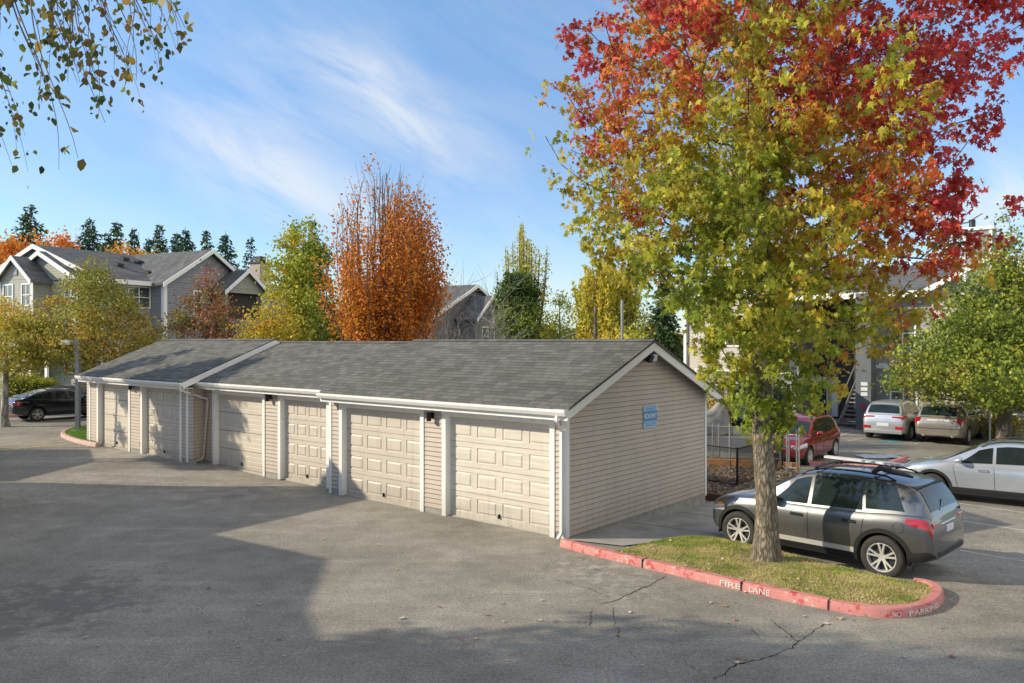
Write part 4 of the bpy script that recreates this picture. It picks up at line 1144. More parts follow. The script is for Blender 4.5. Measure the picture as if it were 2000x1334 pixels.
def gable_roof(mb, a0, a1, b0, b1, ze, zr, along='a', th=.14, ov=.4, mi=0, hip=None):
    """two slopes; ridge along a (or b). overhang ov"""
    if along == 'a':
        bm_ = (b0 + b1) / 2; sl = (zr - ze) / (b1 - bm_)
        for s_, be in ((-1, b0 - ov), (1, b1 + ov)):
            zl = ze - sl * ov
            mb.prism([(be, zl), (bm_, zr), (bm_, zr - th), (be, zl - th)], lambda p, q, d: (d, p, q), a0 - ov, a1 + ov, mi)
    else:
        am = (a0 + a1) / 2; sl = (zr - ze) / (a1 - am)
        for s_, ae in ((-1, a0 - ov), (1, a1 + ov)):
            zl = ze - sl * ov
            mb.prism([(ae, zl), (am, zr), (am, zr - th), (ae, zl - th)], lambda p, q, d: (p, d, q), b0 - ov, b1 + ov, mi)

def rake_trim(mb, c0, c1, cm, ze, zr, pos, along, ov=.4, w=.24, t=.05):
    """white boards along a gable edge; pos = plane coordinate (already outside roof)"""
    sl = (zr - ze) / (c1 - cm)
    for ce in (c0 - ov, c1 + ov):
        zl = ze - sl * ov
        P = (lambda p, q, d: (d, p, q)) if along == 'a' else (lambda p, q, d: (p, d, q))
        mb.prism([(ce, zl + .02), (cm, zr + .02), (cm, zr - w), (ce, zl - w)], P, pos, pos + t)

def window(root, P, a0, a1, z0, z1, div=2, hdiv=True, name='window'):
    """P(a,z,d): wall coordinates -> local"""
    f = MB(); t = .08
    def bx(x0, x1, y0, y1, d0, d1, mb): mb.add([P(x, y, d) for d in (d0, d1) for y in (y0, y1) for x in (x0, x1)], [(0, 2, 3, 1), (4, 5, 7, 6), (0, 1, 5, 4), (2, 6, 7, 3), (0, 4, 6, 2), (1, 3, 7, 5)])
    bx(a0 - t, a0, z0 - t, z1 + t, -.03, .05, f); bx(a1, a1 + t, z0 - t, z1 + t, -.03, .05, f); bx(a0, a1, z0 - t, z0, -.03, .06, f); bx(a0, a1, z1, z1 + t, -.03, .05, f)
    for k in range(1, div):
        x = a0 + (a1 - a0) * k / div; bx(x - .03, x + .03, z0, z1, -.03, .035, f)
    if hdiv: bx(a0, a1, (z0 + z1) / 2 - .025, (z0 + z1) / 2 + .025, -.03, .03, f)
    o = f.build(name, M['white'], root); p = MB(); bx(a0, a1, z0, z1, -.03, .012, p); p.build('pane', M['glassdark'], o); return o

# ---- left apartments. a = away to the right, b = away to the left
KD = 48.0; K = Vector(((326 - 1000) / F * KD, KD, 0)); s = KD / 42.0
A_ = empty('apartment_building', (K.x, K.y, 0), math.atan2(.891, .454)); tag(A_, 'grey apartment building with stepped gables, white trim and a chimney behind the yellow-green trees', 'building')
def zz(z): return CH + (z - CH) * s
ze, zr = zz(6.86), zz(8.67)
w_ = MB()
w_.box(-3.7 * s, 9 * s, 0, 10 * s, -.3, ze - .1)                        # main block
w_.prism([(0, ze - .12), (10 * s, ze - .12), (5 * s, zr - .15)], lambda p, q, d: (d, p, q), -3.7 * s, -3.66 * s)
w_.build('wall', M['bluegrey_siding'], A_)
rf = MB(); gable_roof(rf, -3.7 * s, 9 * s, 0, 10 * s, ze, zr, ov=.35); rfo = rf.build('roof', M['shingle_far'], A_)
tr = MB(); rake_trim(tr, 0, 10 * s, 5 * s, ze, zr, -3.7 * s - .42, 'a', ov=.35); tr.box(-3.7 * s - .35, 0, -.52, -.40, ze - .38, ze - .12); tr.build('roof_trim', M['white'], A_)
for (a, b) in ((-1.2, 2.2), (.8, 3.2), (-.2, 1.1), (1.6, .9), (.2, 3.6)):
    v = MB(); zc = ze + (zr - ze) * (b * s) / (5 * s); v.obox((a * s, b * s, zc + .12), (.22, 0, 0), (0, .18, .06), (0, 0, .09)); v.build('roof_vent', M['black'], rfo)
# second gable and bay at the far left
w2 = MB(); w2.box(-4.2 * s, -3.72 * s, 1.03 * s, 6.7 * s, -.3, zz(6.8) - .1); w2.prism([(1.03 * s, ze - .12), (6.71 * s, ze - .12), (3.87 * s, zz(8.2) - .12)], lambda p, q, d: (d, p, q), -4.2 * s, -3.6 * s); w2.build('gable_wall', M['sage_siding'], A_)
r2 = MB(); gable_roof(r2, -4.2 * s, -1 * s, 1.03 * s, 6.71 * s, ze, zz(8.23), ov=.3); r2.build('roof', M['shingle_far'], A_)
t2 = MB(); rake_trim(t2, 1.03 * s, 6.71 * s, 3.87 * s, ze, zz(8.23), -4.2 * s - .36, 'a', ov=.3); t2.build('roof_trim', M['white'], A_)
w3 = MB(); w3.box(-5.1 * s, -4.21 * s, 3.3 * s, 6.0 * s, -.3, ze - .1); w3.prism([(3.3 * s, ze - .12), (6.0 * s, ze - .12), (4.65 * s, zz(7.9) - .12)], lambda p, q, d: (d, p, q), -5.1 * s, -4.3 * s); w3.build('bay_wall', M['sage_siding'], A_)
r3 = MB(); gable_roof(r3, -5.1 * s, -3.0 * s, 3.3 * s, 6.0 * s, ze, zz(7.95), ov=.25); r3.build('roof', M['shingle_far'], A_)
t3 = MB(); rake_trim(t3, 3.3 * s, 6.0 * s, 4.65 * s, ze, zz(7.95), -5.1 * s - .31, 'a', ov=.25); t3.box(-5.13 * s, -5.09 * s, 3.25 * s, 3.38 * s, 0, ze - .2); t3.box(-5.13 * s, -5.09 * s, 5.9 * s, 6.03 * s, 0, ze - .2); t3.build('roof_trim', M['white'], A_)
Pbay = lambda a, z, d: (-5.1 * s - d, a, z); Pfr = lambda a, z, d: (a, 0 - d, z)
window(A_, Pbay, 4.9 * s, 5.6 * s, zz(5.4), zz(6.5), 2); window(A_, Pbay, 3.45 * s, 4.1 * s, zz(5.5), zz(6.5), 2)
gv = MB(); gv.box(-5.1 * s - .05, -5.1 * s, 4.5 * s, 4.8 * s, zz(7.0), zz(7.4)); gv.build('gable_vent', M['grey_siding'], A_)
Pmain = lambda a, z, d: (-3.7 * s - d, a, z)
for (a, z) in ((1.2, 5.3), (1.2, 2.2), (5.6, 2.2)): window(A_, Pmain if a < 1 else (lambda a_, z_, d: (-4.2 * s - d, a_, z_)), a * s, (a + .9) * s, zz(z), zz(z + 1.2), 2)
window(A_, Pfr, -2.9 * s, -1.1 * s, zz(5.45), zz(6.45), 3); window(A_, Pfr, -2.9 * s, -1.1 * s, zz(2.3), zz(3.5), 3)
window(A_, Pfr, -3.4 * s, -3.0 * s, zz(2.3), zz(3.5), 1)
# white posts at the ground floor
pz = MB()
for b in (1.4, 2.6, 4.1, 5.2): pz.box(-5.6 * s, -5.5 * s, b * s, b * s + .2, 0, zz(2.9))
pz.build('porch_post', M['white'], A_)
ph = MB(); ph.box(-5.7 * s, -4.2 * s, 1.0 * s, 3.2 * s, zz(2.9), zz(3.05)); ph.build('porch_roof', M['white'], A_)
# cross gable in shade
w4 = MB(); bq = -1.0 * s; w4.box(-1.0 * s, 4.8 * s, bq, .02, -.3, ze - .1); w4.prism([(-1.0 * s, ze - .12), (4.8 * s, ze - .12), (1.9 * s, zz(8.62) - .15)], lambda p, q, d: (p, d, q), bq, 0.0); w4.build('cross_gable_wall', M['grey_siding'], A_)
r4 = MB(); gable_roof(r4, -1.0 * s, 4.8 * s, bq, 5 * s, ze, zz(8.68), along='b', ov=.35); r4.build('roof', M['shingle_far'], A_)
t4 = MB(); rake_trim(t4, -1.0 * s, 4.8 * s, 1.9 * s, ze, zz(8.68), bq - .42, 'b', ov=.35); t4.box(-1.0 * s - .03, -1.0 * s + .2, bq - .03, bq + .2, 0, ze - .1); t4.build('roof_trim', M['white'], A_)
gv = MB(); gv.box(1.7 * s, 2.1 * s, bq - .05, bq, zz(7.5), zz(7.95)); gv.build('gable_vent', M['mauve_siding'], A_)
window(A_, lambda a, z, d: (a, bq - d, z), .9 * s, 2.6 * s, zz(5.2), zz(6.35), 2)
window(A_, lambda a, z, d: (a, bq - d, z), .9 * s, 2.6 * s, zz(2.2), zz(3.5), 2)
# porch gable with dark balcony
b3 = -2.1 * s; w5 = MB(); w5.prism([(2.0 * s, zz(6.6)), (4.9 * s, zz(6.6)), (3.45 * s, zz(7.62))], lambda p, q, d: (p, d, q), b3, b3 + .1); w5.box(2.0 * s, 4.9 * s, b3 + .02, b3 + .12, zz(6.35), zz(6.6)); w5.box(4.7 * s, 4.9 * s, b3, b3 + .2, 0, zz(6.4)); w5.box(2.0 * s, 2.2 * s, b3, b3 + .2, 0, zz(6.4)); w5.box(2.0 * s, 4.9 * s, b3, b3 + .12, zz(4.0), zz(4.9)); w5.build('balcony_gable', M['sage_siding'], A_)
r5 = MB(); gable_roof(r5, 2.0 * s, 4.9 * s, b3, 1 * s, zz(6.6), zz(7.7), along='b', ov=.3); r5.build('roof', M['shingle_far'], A_)
t5 = MB(); rake_trim(t5, 2.0 * s, 4.9 * s, 3.45 * s, zz(6.6), zz(7.7), b3 - .36, 'b', ov=.3); t5.build('roof_trim', M['white'], A_)
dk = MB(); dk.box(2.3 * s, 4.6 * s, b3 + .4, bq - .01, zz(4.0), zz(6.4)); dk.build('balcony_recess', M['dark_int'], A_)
ch = MB(); cx, cy = 5.75 * s, -.9 * s; ch.box(cx, cx + 1.0, cy, cy + .9, 0, zz(8.3)); cho = ch.build('chimney', M['tan_siding'], A_)
cp = MB(); cp.box(cx - .08, cx + 1.08, cy - .08, cy + .98, zz(8.3), zz(8.3) + .12); cp.box(cx + .25, cx + .75, cy + .2, cy + .7, zz(8.3) + .12, zz(8.3) + .5); cp.build('chimney_cap', M['black'], cho)
# patio wall/chair at ground
pc = empty('patio_chair', W(118, 806)); tag(pc, 'pale plastic patio chair near the clipped hedges', 'chair')
a = MB(); a.box(-.3, .3, -.3, .3, .38, .44); a.build('seat', M['white'], pc); a = MB(); a.box(-.3, .3, .24, .3, .44, .95); a.build('backrest', M['white'], pc)
for sx in (-1, 1):
    for sy in (-1, 1): a = MB(); a.box(sx * .27 - .03, sx * .27 + .03, sy * .27 - .03, sy * .27 + .03, 0, .38); a.build('leg', M['white'], pc)
# clipped hedges
M['hedge'] = leafmat('hedge_leaf', .2, .7)
for px, py, w, h, lb in ((50, 772, 1.5, .9, 'leftmost clipped hedge block behind the parked sedan'), (66, 775, 1.8, .95, 'middle clipped hedge block behind the sedan'), (85, 778, 1.2, .85, 'rightmost clipped hedge block, directly above the sedan roof')):
    p = D(px, py, 40.0); p.z = g(p.x, p.y); r = np.random.default_rng(px); root = empty('hedge', p, .3); tag(root, lb, 'hedge')
    top = CH + (HY - (py - 36)) / F * 40 - p.z; th_ = 1.05
    core = MB(); core.box(-w / 2 + .12, w / 2 - .12, -.45, .45, 0, top - .15); core.build('branches', M['dark_int'], root)
    n = 5200; q = r.uniform(-1, 1, (n, 3)); ax = r.integers(0, 3, n); q[np.arange(n), ax] = np.sign(q[np.arange(n), ax]) * r.uniform(.86, 1.02, n)
    q = q / (np.linalg.norm(np.abs(q) ** 6, axis=1, ord=1)[:, None] ** (1 / 6) + 1e-9) * np.max(np.abs(q), axis=1)[:, None]
    P = q * [w / 2, .55, top / 2] + [0, 0, top / 2]
    cols = [blend(['green', 'green', 'lime'], .5 + .5 * z + r.normal() * .15) * r.uniform(.7, 1.2) for z in q[:, 2]]
    leaf_object('foliage', P, None, .10, DIAM, np.array(cols), M['hedge'], root, 0, px)
# small palm-like bush
p = W(42, 806); tree('shrub', 'loose yellow-green bush between the pale trunk and the hedges', 'shrub', p, 2.6, [(.4, .5), (1.2, .8), (2, .7), (2.5, .2)], ['lime', 'yellow', 'green'], 36, 40, .14, 120, mind=.2, trunk_r=.05, spread=.2)

# ---- distant gabled house in the middle
d = 62; hx = D(925, 600, d); Hs = empty('house', (hx.x, hx.y, 0), math.atan2(.891, .454)); tag(Hs, 'distant grey-brown gabled house behind the bare tree', 'building')
zE = CH + (HY - 618) / F * d; zR = CH + (HY - 556) / F * d
a = MB(); a.box(-6, 6, 0, 9, -.3, zE); a.box(-2.6, 1.6, -1.6, 0, -.3, zE + .1); a.prism([(-2.6, zE), (1.6, zE), (-.5, zE + 1.5)], lambda p, q, dd: (p, dd, q), -1.6, 0); a.build('wall', M['mauve_siding'], Hs)
a = MB(); gable_roof(a, -6, 6, 0, 9, zE, zR, along='b', ov=.4); a.build('roof', M['shingle_far'], Hs)
a = MB(); a.prism([(-6, zE), (6, zE), (0, zR - .2)], lambda p, q, dd: (p, dd, q), 0.0, .1); a.build('gable_wall', M['mauve_siding'], Hs)
a = MB(); gable_roof(a, -2.6, 1.6, -1.6, 3, zE, zE + 1.55, along='b', ov=.4); a.build('porch_roof', M['shingle_far'], Hs)
a = MB(); rake_trim(a, -6, 6, 0, zE, zR, -.46, 'b'); rake_trim(a, -2.6, 1.6, -.5, zE, zE + 1.55, -2.06, 'b'); a.box(5.9, 6.05, -.1, 0, 0, zE); a.build('roof_trim', M['white'], Hs)
window(Hs, lambda a_, z, dd: (a_, -dd, z), 3.6, 5.2, zE - 2.3, zE - .7, 2); window(Hs, lambda a_, z, dd: (a_, -1.6 - dd, z), -1.5, .3, zE - 2.3, zE - .9, 2)
# low distant roof and block
d = 70; q = D(1130, 655, d); B2 = empty('house', (q.x, q.y, 0)); tag(B2, 'low distant dark roofed building glimpsed above the ridge beside the poles', 'building')
a = MB(); a.box(-3, 3, 0, 6, 0, 3.4); a.build('wall', M['mauve_siding'], B2); a = MB(); gable_roof(a, -3, 3, 0, 6, 3.4, 4.5, along='b', ov=.4); a.build('roof', M['shingle_far'], B2)
# two poles
for px, py, rr, lb, mm in ((1163, 600, .10, 'brown wooden pole above the garage ridge, left of the pale one', 'bark'), (1215, 585, .08, 'pale metal pole above the garage ridge, right of the wooden one', 'galv')):
    p = D(px, py, 38); o = MB().tube([(0, 0, -.2), (0, 0, p.z)], [rr, rr * .8], 10).build('utility_pole', M[mm], loc=(p.x, p.y, g(p.x, p.y)), smooth=60); tag(o, lb, 'pole')

# ---- right apartments: x to the right along the doors' direction, y away
zb = -.5
Rb = empty('apartment_building', (16.8, 40.2, zb), ANG); tag(Rb, 'large pale apartment building across the car park with external stairs and chimney', 'building')
X = lambda px, y=0: (lambda r: ((16.8 + Ud[0] * y - r * (40.2 + Ud[1] * y)) / (r * (-.643) - .766)))( (px - 1000) / F)
def Zr(px, py, y=0):
    x = X(px, y); d = 40.2 + Ud[1] * y - .643 * x; return CH + (HY - py) / F * d - zb
xA0 = X(1336); xS0 = X(1560); xS1 = X(1700); xE = X(1905); he = 6.7
a = MB(); a.box(xA0, xS0, 0, 12, -.3, he); a.box(xS0, xS1, 3.0, 12, -.3, he); a.build('wall', M['pale_siding'], Rb)
a = MB(); a.box(xS1, xE + 6, -.6, 12, -.3, he); a.build('wall', M['bluegrey_siding'], Rb)
a = MB(); a.box(xS0 - .02, xS0 + .06, .0, 3, 0, he); a.box(xS1 - .05, xS1, -.58, 3, 0, he); a.build('stairwell_wall', M['grey_siding'], Rb)
a = MB(); zz1 = Zr(1790, 508, 5)
rR = 8.35
gable_roof(a, xA0, xE + 6, -.6, 12, he, rR, along='a', ov=.5); a.build('roof', M['shingle_far'], Rb)
a = MB(); a.box(xA0 - .5, xE + 6.5, -1.22, -1.1, he - .42, he - .12); rake_trim(a, -.6, 12, 5.7, he, rR, xA0 - .56, 'a', ov=.5)
a.box(xA0 - .02, xA0 + .14, -.02, .0, 0, he - .2); a.box(xE, xE + .16, -.63, -.6, 0, he - .2); a.build('roof_trim', M['white'], Rb)
# front gables
for (gx0, gx1, zt, wm) in ((X(1385), X(1500), rR - .2, 'pale_siding'), (X(1835), X(1835) + 5.2, rR + .1, 'pale_siding')):
    zt2 = he + (gx1 - gx0) / 2 * .5
    a = MB(); a.prism([(gx0, he - .05), (gx1, he - .05), ((gx0 + gx1) / 2, zt2)], lambda p, q, dd: (p, dd, q), -1.5, -1.3); a.box(gx0, gx1, -1.5, 0, -.3, he - .06); a.build('gable_wall', M[wm], Rb)
    a = MB(); gable_roof(a, gx0, gx1, -1.5, 5, he, zt2 + .1, along='b', ov=.4); a.build('roof', M['shingle_far'], Rb)
    a = MB(); rake_trim(a, gx0, gx1, (gx0 + gx1) / 2, he, zt2 + .1, -1.96, 'b'); a.build('roof_trim', M['white'], Rb)
    P_ = lambda a_, z, dd: (a_, -1.5 - dd, z); mid_ = (gx0 + gx1) / 2
    window(Rb, P_, mid_ - .9, mid_ + .9, 4.0, 5.5, 2); window(Rb, P_, mid_ - .9, mid_ + .9, 1.1, 2.6, 2)
P_ = lambda a_, z, dd: (a_, -dd, z)
window(Rb, P_, X(1361), X(1361) + .9, 4.3, 5.7, 1); window(Rb, P_, X(1361), X(1361) + .9, 1.2, 2.6, 1)
P_ = lambda a_, z, dd: (a_, -.6 - dd, z)
window(Rb, P_, X(1748), X(1792), 4.0, 5.2, 2); window(Rb, P_, X(1748), X(1795), 1.1, 2.5, 2); window(Rb, P_, X(1520), X(1520) + .9, 1.1, 2.5, 1)
a = MB(); a.box(X(1712), X(1752), -.68, -.60, 2.9, 3.15); a.build('belly_band', M['white'], Rb)
# chimney
cx0, cx1 = X(1886, -1.4), X(1941, -1.4); a = MB(); a.box(cx0, cx1, -1.9, -.7, -.2, Zr(1910, 452, -1.4)); cho = a.build('chimney', M['bluegrey_siding'], Rb)
zc = Zr(1910, 452, -1.4); a = MB(); a.box(cx0 - .08, cx1 + .08, -1.98, -.62, zc, zc + .14); a.box(cx0 - .02, cx0 + .09, -1.925, -1.9, 0, zc); a.box(cx1 - .09, cx1 + .02, -1.925, -1.9, 0, zc); a.build('chimney_cap', M['white'], cho)
a = MB(); a.tube([((cx0 + cx1) / 2 - .3, -1.3, zc + .1), ((cx0 + cx1) / 2 - .3, -1.3, zc + .55)], .13, 10); a.build('flue', M['black'], cho)
# stairs with column
sx0, sx1 = X(1655), X(1690); a = MB(); n = 15
for i in range(n): a.box(sx0, sx1 + .35, -1.2 + i * .26, -1.2 + i * .26 + .28, .16 + i * .19, .16 + i * .19 + .05)
a.build('stair_treads', M['galv'], Rb)
a = MB()
for x in (sx0 - .04, sx1 + .38): a.beam((x, -1.25, .1), (x, 2.8, 3.0), .05, .26)
a.beam((sx0 - .04, -1.3, 1.05), (sx0 - .04, 2.6, 3.85), .05, .05); a.beam((sx0 - .04, -1.3, .1), (sx0 - .04, -1.3, 1.05), .05, .05)
a.build('stair_rail', M['galv'], Rb)
a = MB(); a.box(X(1676, -1.5), X(1706, -1.5), -1.9, -1.1, -.2, he - .2); a.build('column', mat('slate_panel', (.12, .135, .15), .6, var=.1), Rb)
a = MB()
for k in range(3): a.box(X(1676, -1.5) + .25, X(1706, -1.5) - .15, -1.925, -1.905, 1.62 + k * .24, 1.79 + k * .24)
a.build('number_plate', M['plate'], Rb)
a = MB(); a.box(X(1676, -1.5) + .25, X(1676, -1.5) + .45, -1.96, -1.905, 1.0, 1.2); a.build('alarm_bell', M['red_light'], Rb)
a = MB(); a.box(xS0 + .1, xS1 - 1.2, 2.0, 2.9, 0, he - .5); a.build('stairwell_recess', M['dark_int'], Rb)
# downspout
a = MB(); a.tube([(X(1343), -.06, 0), (X(1343), -.06, he - .3)], .05, 6); a.build('downspout', M['galv'], Rb)
# red-brown doors
a = MB(); a.box(X(1590), X(1612), 1.9, 2.0, .2, 2.3); a.build('door', M['white'], Rb)
# entrance roof at left (flat canopy)
cn = empty('carport', (0, 0, 0)); c0 = D(1415, 740, 37)
cn.location = (c0.x, c0.y, g(c0.x, c0.y)); cn.rotation_euler = (0, 0, ANG); tag(cn, 'flat grey carport roof on thin posts between garage gable and far apartments', 'carport')
zt = c0.z - g(c0.x, c0.y)
a = MB(); a.box(-3.4, 3.4, 0, 5, zt - .22, zt); a.build('flat_roof', M['galv'], cn)
for x in (-3.2, 0, 3.2):
    for y in (.2, 4.8): a = MB(); a.box(x - .07, x + .07, y - .07, y + .07, -.1, zt - .225); a.build('post', M['galv'], cn)
# shrubs along the right facade
for k, (px, py, dd, h, lb) in enumerate([(1760, 830, 37.2, 1.2, 'dark clipped shrub behind the silver parked car'), (1398, 800, 37.5, 1.6, 'rusty shrub behind the covered motorcycle'), (1990, 850, 35, 1.6, 'brown green shrub at the right edge behind the tree trunk'), (1945, 850, 34.4, 1.3, 'small golden shrub beside the signpost')]):
    p = D(px, py, dd); p.z = g(p.x, p.y); tree('shrub', lb, 'shrub', p, h, [(.1, .7), (h * .5, 1.0), (h * .9, .7), (h, .2)], [['dark', 'green', 'dark'], ['brown', 'olive', 'gold'], ['brown', 'green', 'olive'], ['gold', 'olive', 'yellow']][k], 45, 50, .12, 130 + k, mind=.15, trunk_r=.04, spread=.2)

# ---- unseen block left of the view, roof line shaped to shade the drive
Lb = empty('apartment_building', (-14, 0, 0)); tag(Lb, 'unseen apartment building left of the picture, roof line shaped to shade the drive', 'building')
a = MB(); prof = [(-12, 0), (19.6, 0), (19.9, 4.9), (19.1, 5.75), (14.9, 4.2), (13.0, 5.55), (10.4, 5.7), (8, 6.2), (-2, 6.8), (-12, 6.0)]
a.prism(prof, lambda p, q, dd: (dd, p, q), -9, 0); a.build('wall', M['tan_siding'], Lb)
Sh = empty('carport', (-19.5, 0, 0)); tag(Sh, 'unseen low block left of the picture, added to shade the ground by the doors', 'carport')  # unseen solid block added to shade the ground before the far doors
a = MB(); a.prism([(19.9, 0), (26.0, 0), (26.2, 2.9), (23.4, 3.7), (20.2, 3.5)], lambda p, q, dd: (dd, p, q), -5, 0); a.build('wall', M['tan_siding'], Sh)
# ------------------------------------------------------------------ vehicles
def paint(name, col, metal=.5, rough=.28):
    m, nt, b = newmat(name); tc = N(nt, 'ShaderNodeTexCoord')
    n = N(nt, 'ShaderNodeTexNoise', ins={'Scale': 2.2, 'Detail': 6.0, 'Roughness': .7}); nt.links.new(tc.outputs['Object'], n.inputs['Vector'])
    sp = N(nt, 'ShaderNodeSeparateXYZ'); nt.links.new(tc.outputs['Object'], sp.inputs[0])
    dirt = math_(nt, 'MULTIPLY', ramp(nt, [(.0, .55), (.22, .38), (.5, 0.0)], math_(nt, 'MULTIPLY', sp.outputs[2], .8)), n.outputs['Fac'])
    c = ramp(nt, [(.3, [k * .93 for k in col]), (.7, [k * 1.07 for k in col])], n.outputs['Fac'])
    nt.links.new(mixc(nt, dirt, c, (.22, .20, .17)), b.inputs['Base Color'])
    b.inputs['Metallic'].default_value = metal
    nt.links.new(math_(nt, 'ADD', math_(nt, 'MULTIPLY', dirt, .6), rough), b.inputs['Roughness'])
    b.inputs['Coat Weight'].default_value = .9; b.inputs['Coat Roughness'].default_value = .04
    return m

def prof(tab, lo, hi, sig=.04):
    tab = sorted(tab); X_ = np.linspace(lo, hi, 400); Y = np.interp(X_, [a for a, b in tab], [b for a, b in tab])
    dx = X_[1] - X_[0]; k = int(3 * sig / dx) + 1; w = np.exp(-.5 * (np.arange(-k, k + 1) * dx / sig) ** 2); w /= w.sum()
    Yp = np.concatenate([2 * Y[0] - Y[k:0:-1], Y, 2 * Y[-1] - Y[-2:-k - 2:-1]]); Ys = np.convolve(Yp, w, 'valid')
    return lambda x: float(np.interp(x, X_, Ys))

def make_wheel(parent, x, y, r, side, spokes, spokew, m_rim='alloy', tw=.22):
    """side=+1 left"""
    root_t = MB(); n = 40; o = y; pr = [(r * .66, -tw * .46), (r * .70, -tw * .5), (r * .90, -tw * .52), (r * .985, -tw * .42), (r, -tw * .25), (r, tw * .25), (r * .985, tw * .42), (r * .90, tw * .52), (r * .70, tw * .5), (r * .66, tw * .46)]
    vs = []; fs = []; k = len(pr)
    for i in range(n):
        a = 2 * math.pi * i / n
        for (rr, yy) in pr: vs.append((x + math.cos(a) * rr, y + yy, r + math.sin(a) * rr))
    for i in range(n):
        for j in range(k - 1): fs.append((i * k + j, i * k + j + 1, ((i + 1) % n) * k + j + 1, ((i + 1) % n) * k + j))
    root_t.add(vs, fs); tyre = root_t.build('tyre', M['tyre'], parent, smooth=50)
    b = MB(); yo = y + side * tw * .44
    disc = [(x + math.cos(2 * math.pi * i / n) * r * .66, y + side * tw * .18, r + math.sin(2 * math.pi * i / n) * r * .66) for i in range(n)]
    b.add(disc, [tuple(range(n))], 1)
    def ringf(r0, y0, r1, y1, mi=0):
        A = [(x + math.cos(2 * math.pi * i / n) * r0, y + side * y0, r + math.sin(2 * math.pi * i / n) * r0) for i in range(n)]; B = [(x + math.cos(2 * math.pi * i / n) * r1, y + side * y1, r + math.sin(2 * math.pi * i / n) * r1) for i in range(n)]
        b.add(A + B, [(i, (i + 1) % n, n + (i + 1) % n, n + i) for i in range(n)], mi)
    ringf(r * .675, tw * .50, r * .63, tw * .49); ringf(r * .63, tw * .49, r * .60, tw * .20)
    for sidx in range(spokes):
        a = 2 * math.pi * sidx / spokes + .3
        for dd in (-spokew, spokew):
            a0 = a + dd * .5; a1 = a + dd
            p0 = Vector((x + math.cos(a0) * r * .12, y + side * tw * .36, r + math.sin(a0) * r * .12)); p1 = Vector((x + math.cos(a1) * r * .63, y + side * tw * .45, r + math.sin(a1) * r * .63))
            b.beam(p0, p1, r * .085, .03, 0, up=(0, 1, 0))
    A = [(x + math.cos(2 * math.pi * i / 16) * r * .17, y + side * tw * .41, r + math.sin(2 * math.pi * i / 16) * r * .17) for i in range(16)]; b.add(A, [tuple(range(16))])
    ringf(r * .17, tw * .41, r * .20, tw * .2)
    b.build('rim', [M[m_rim], M['black']], tyre)
    return tyre

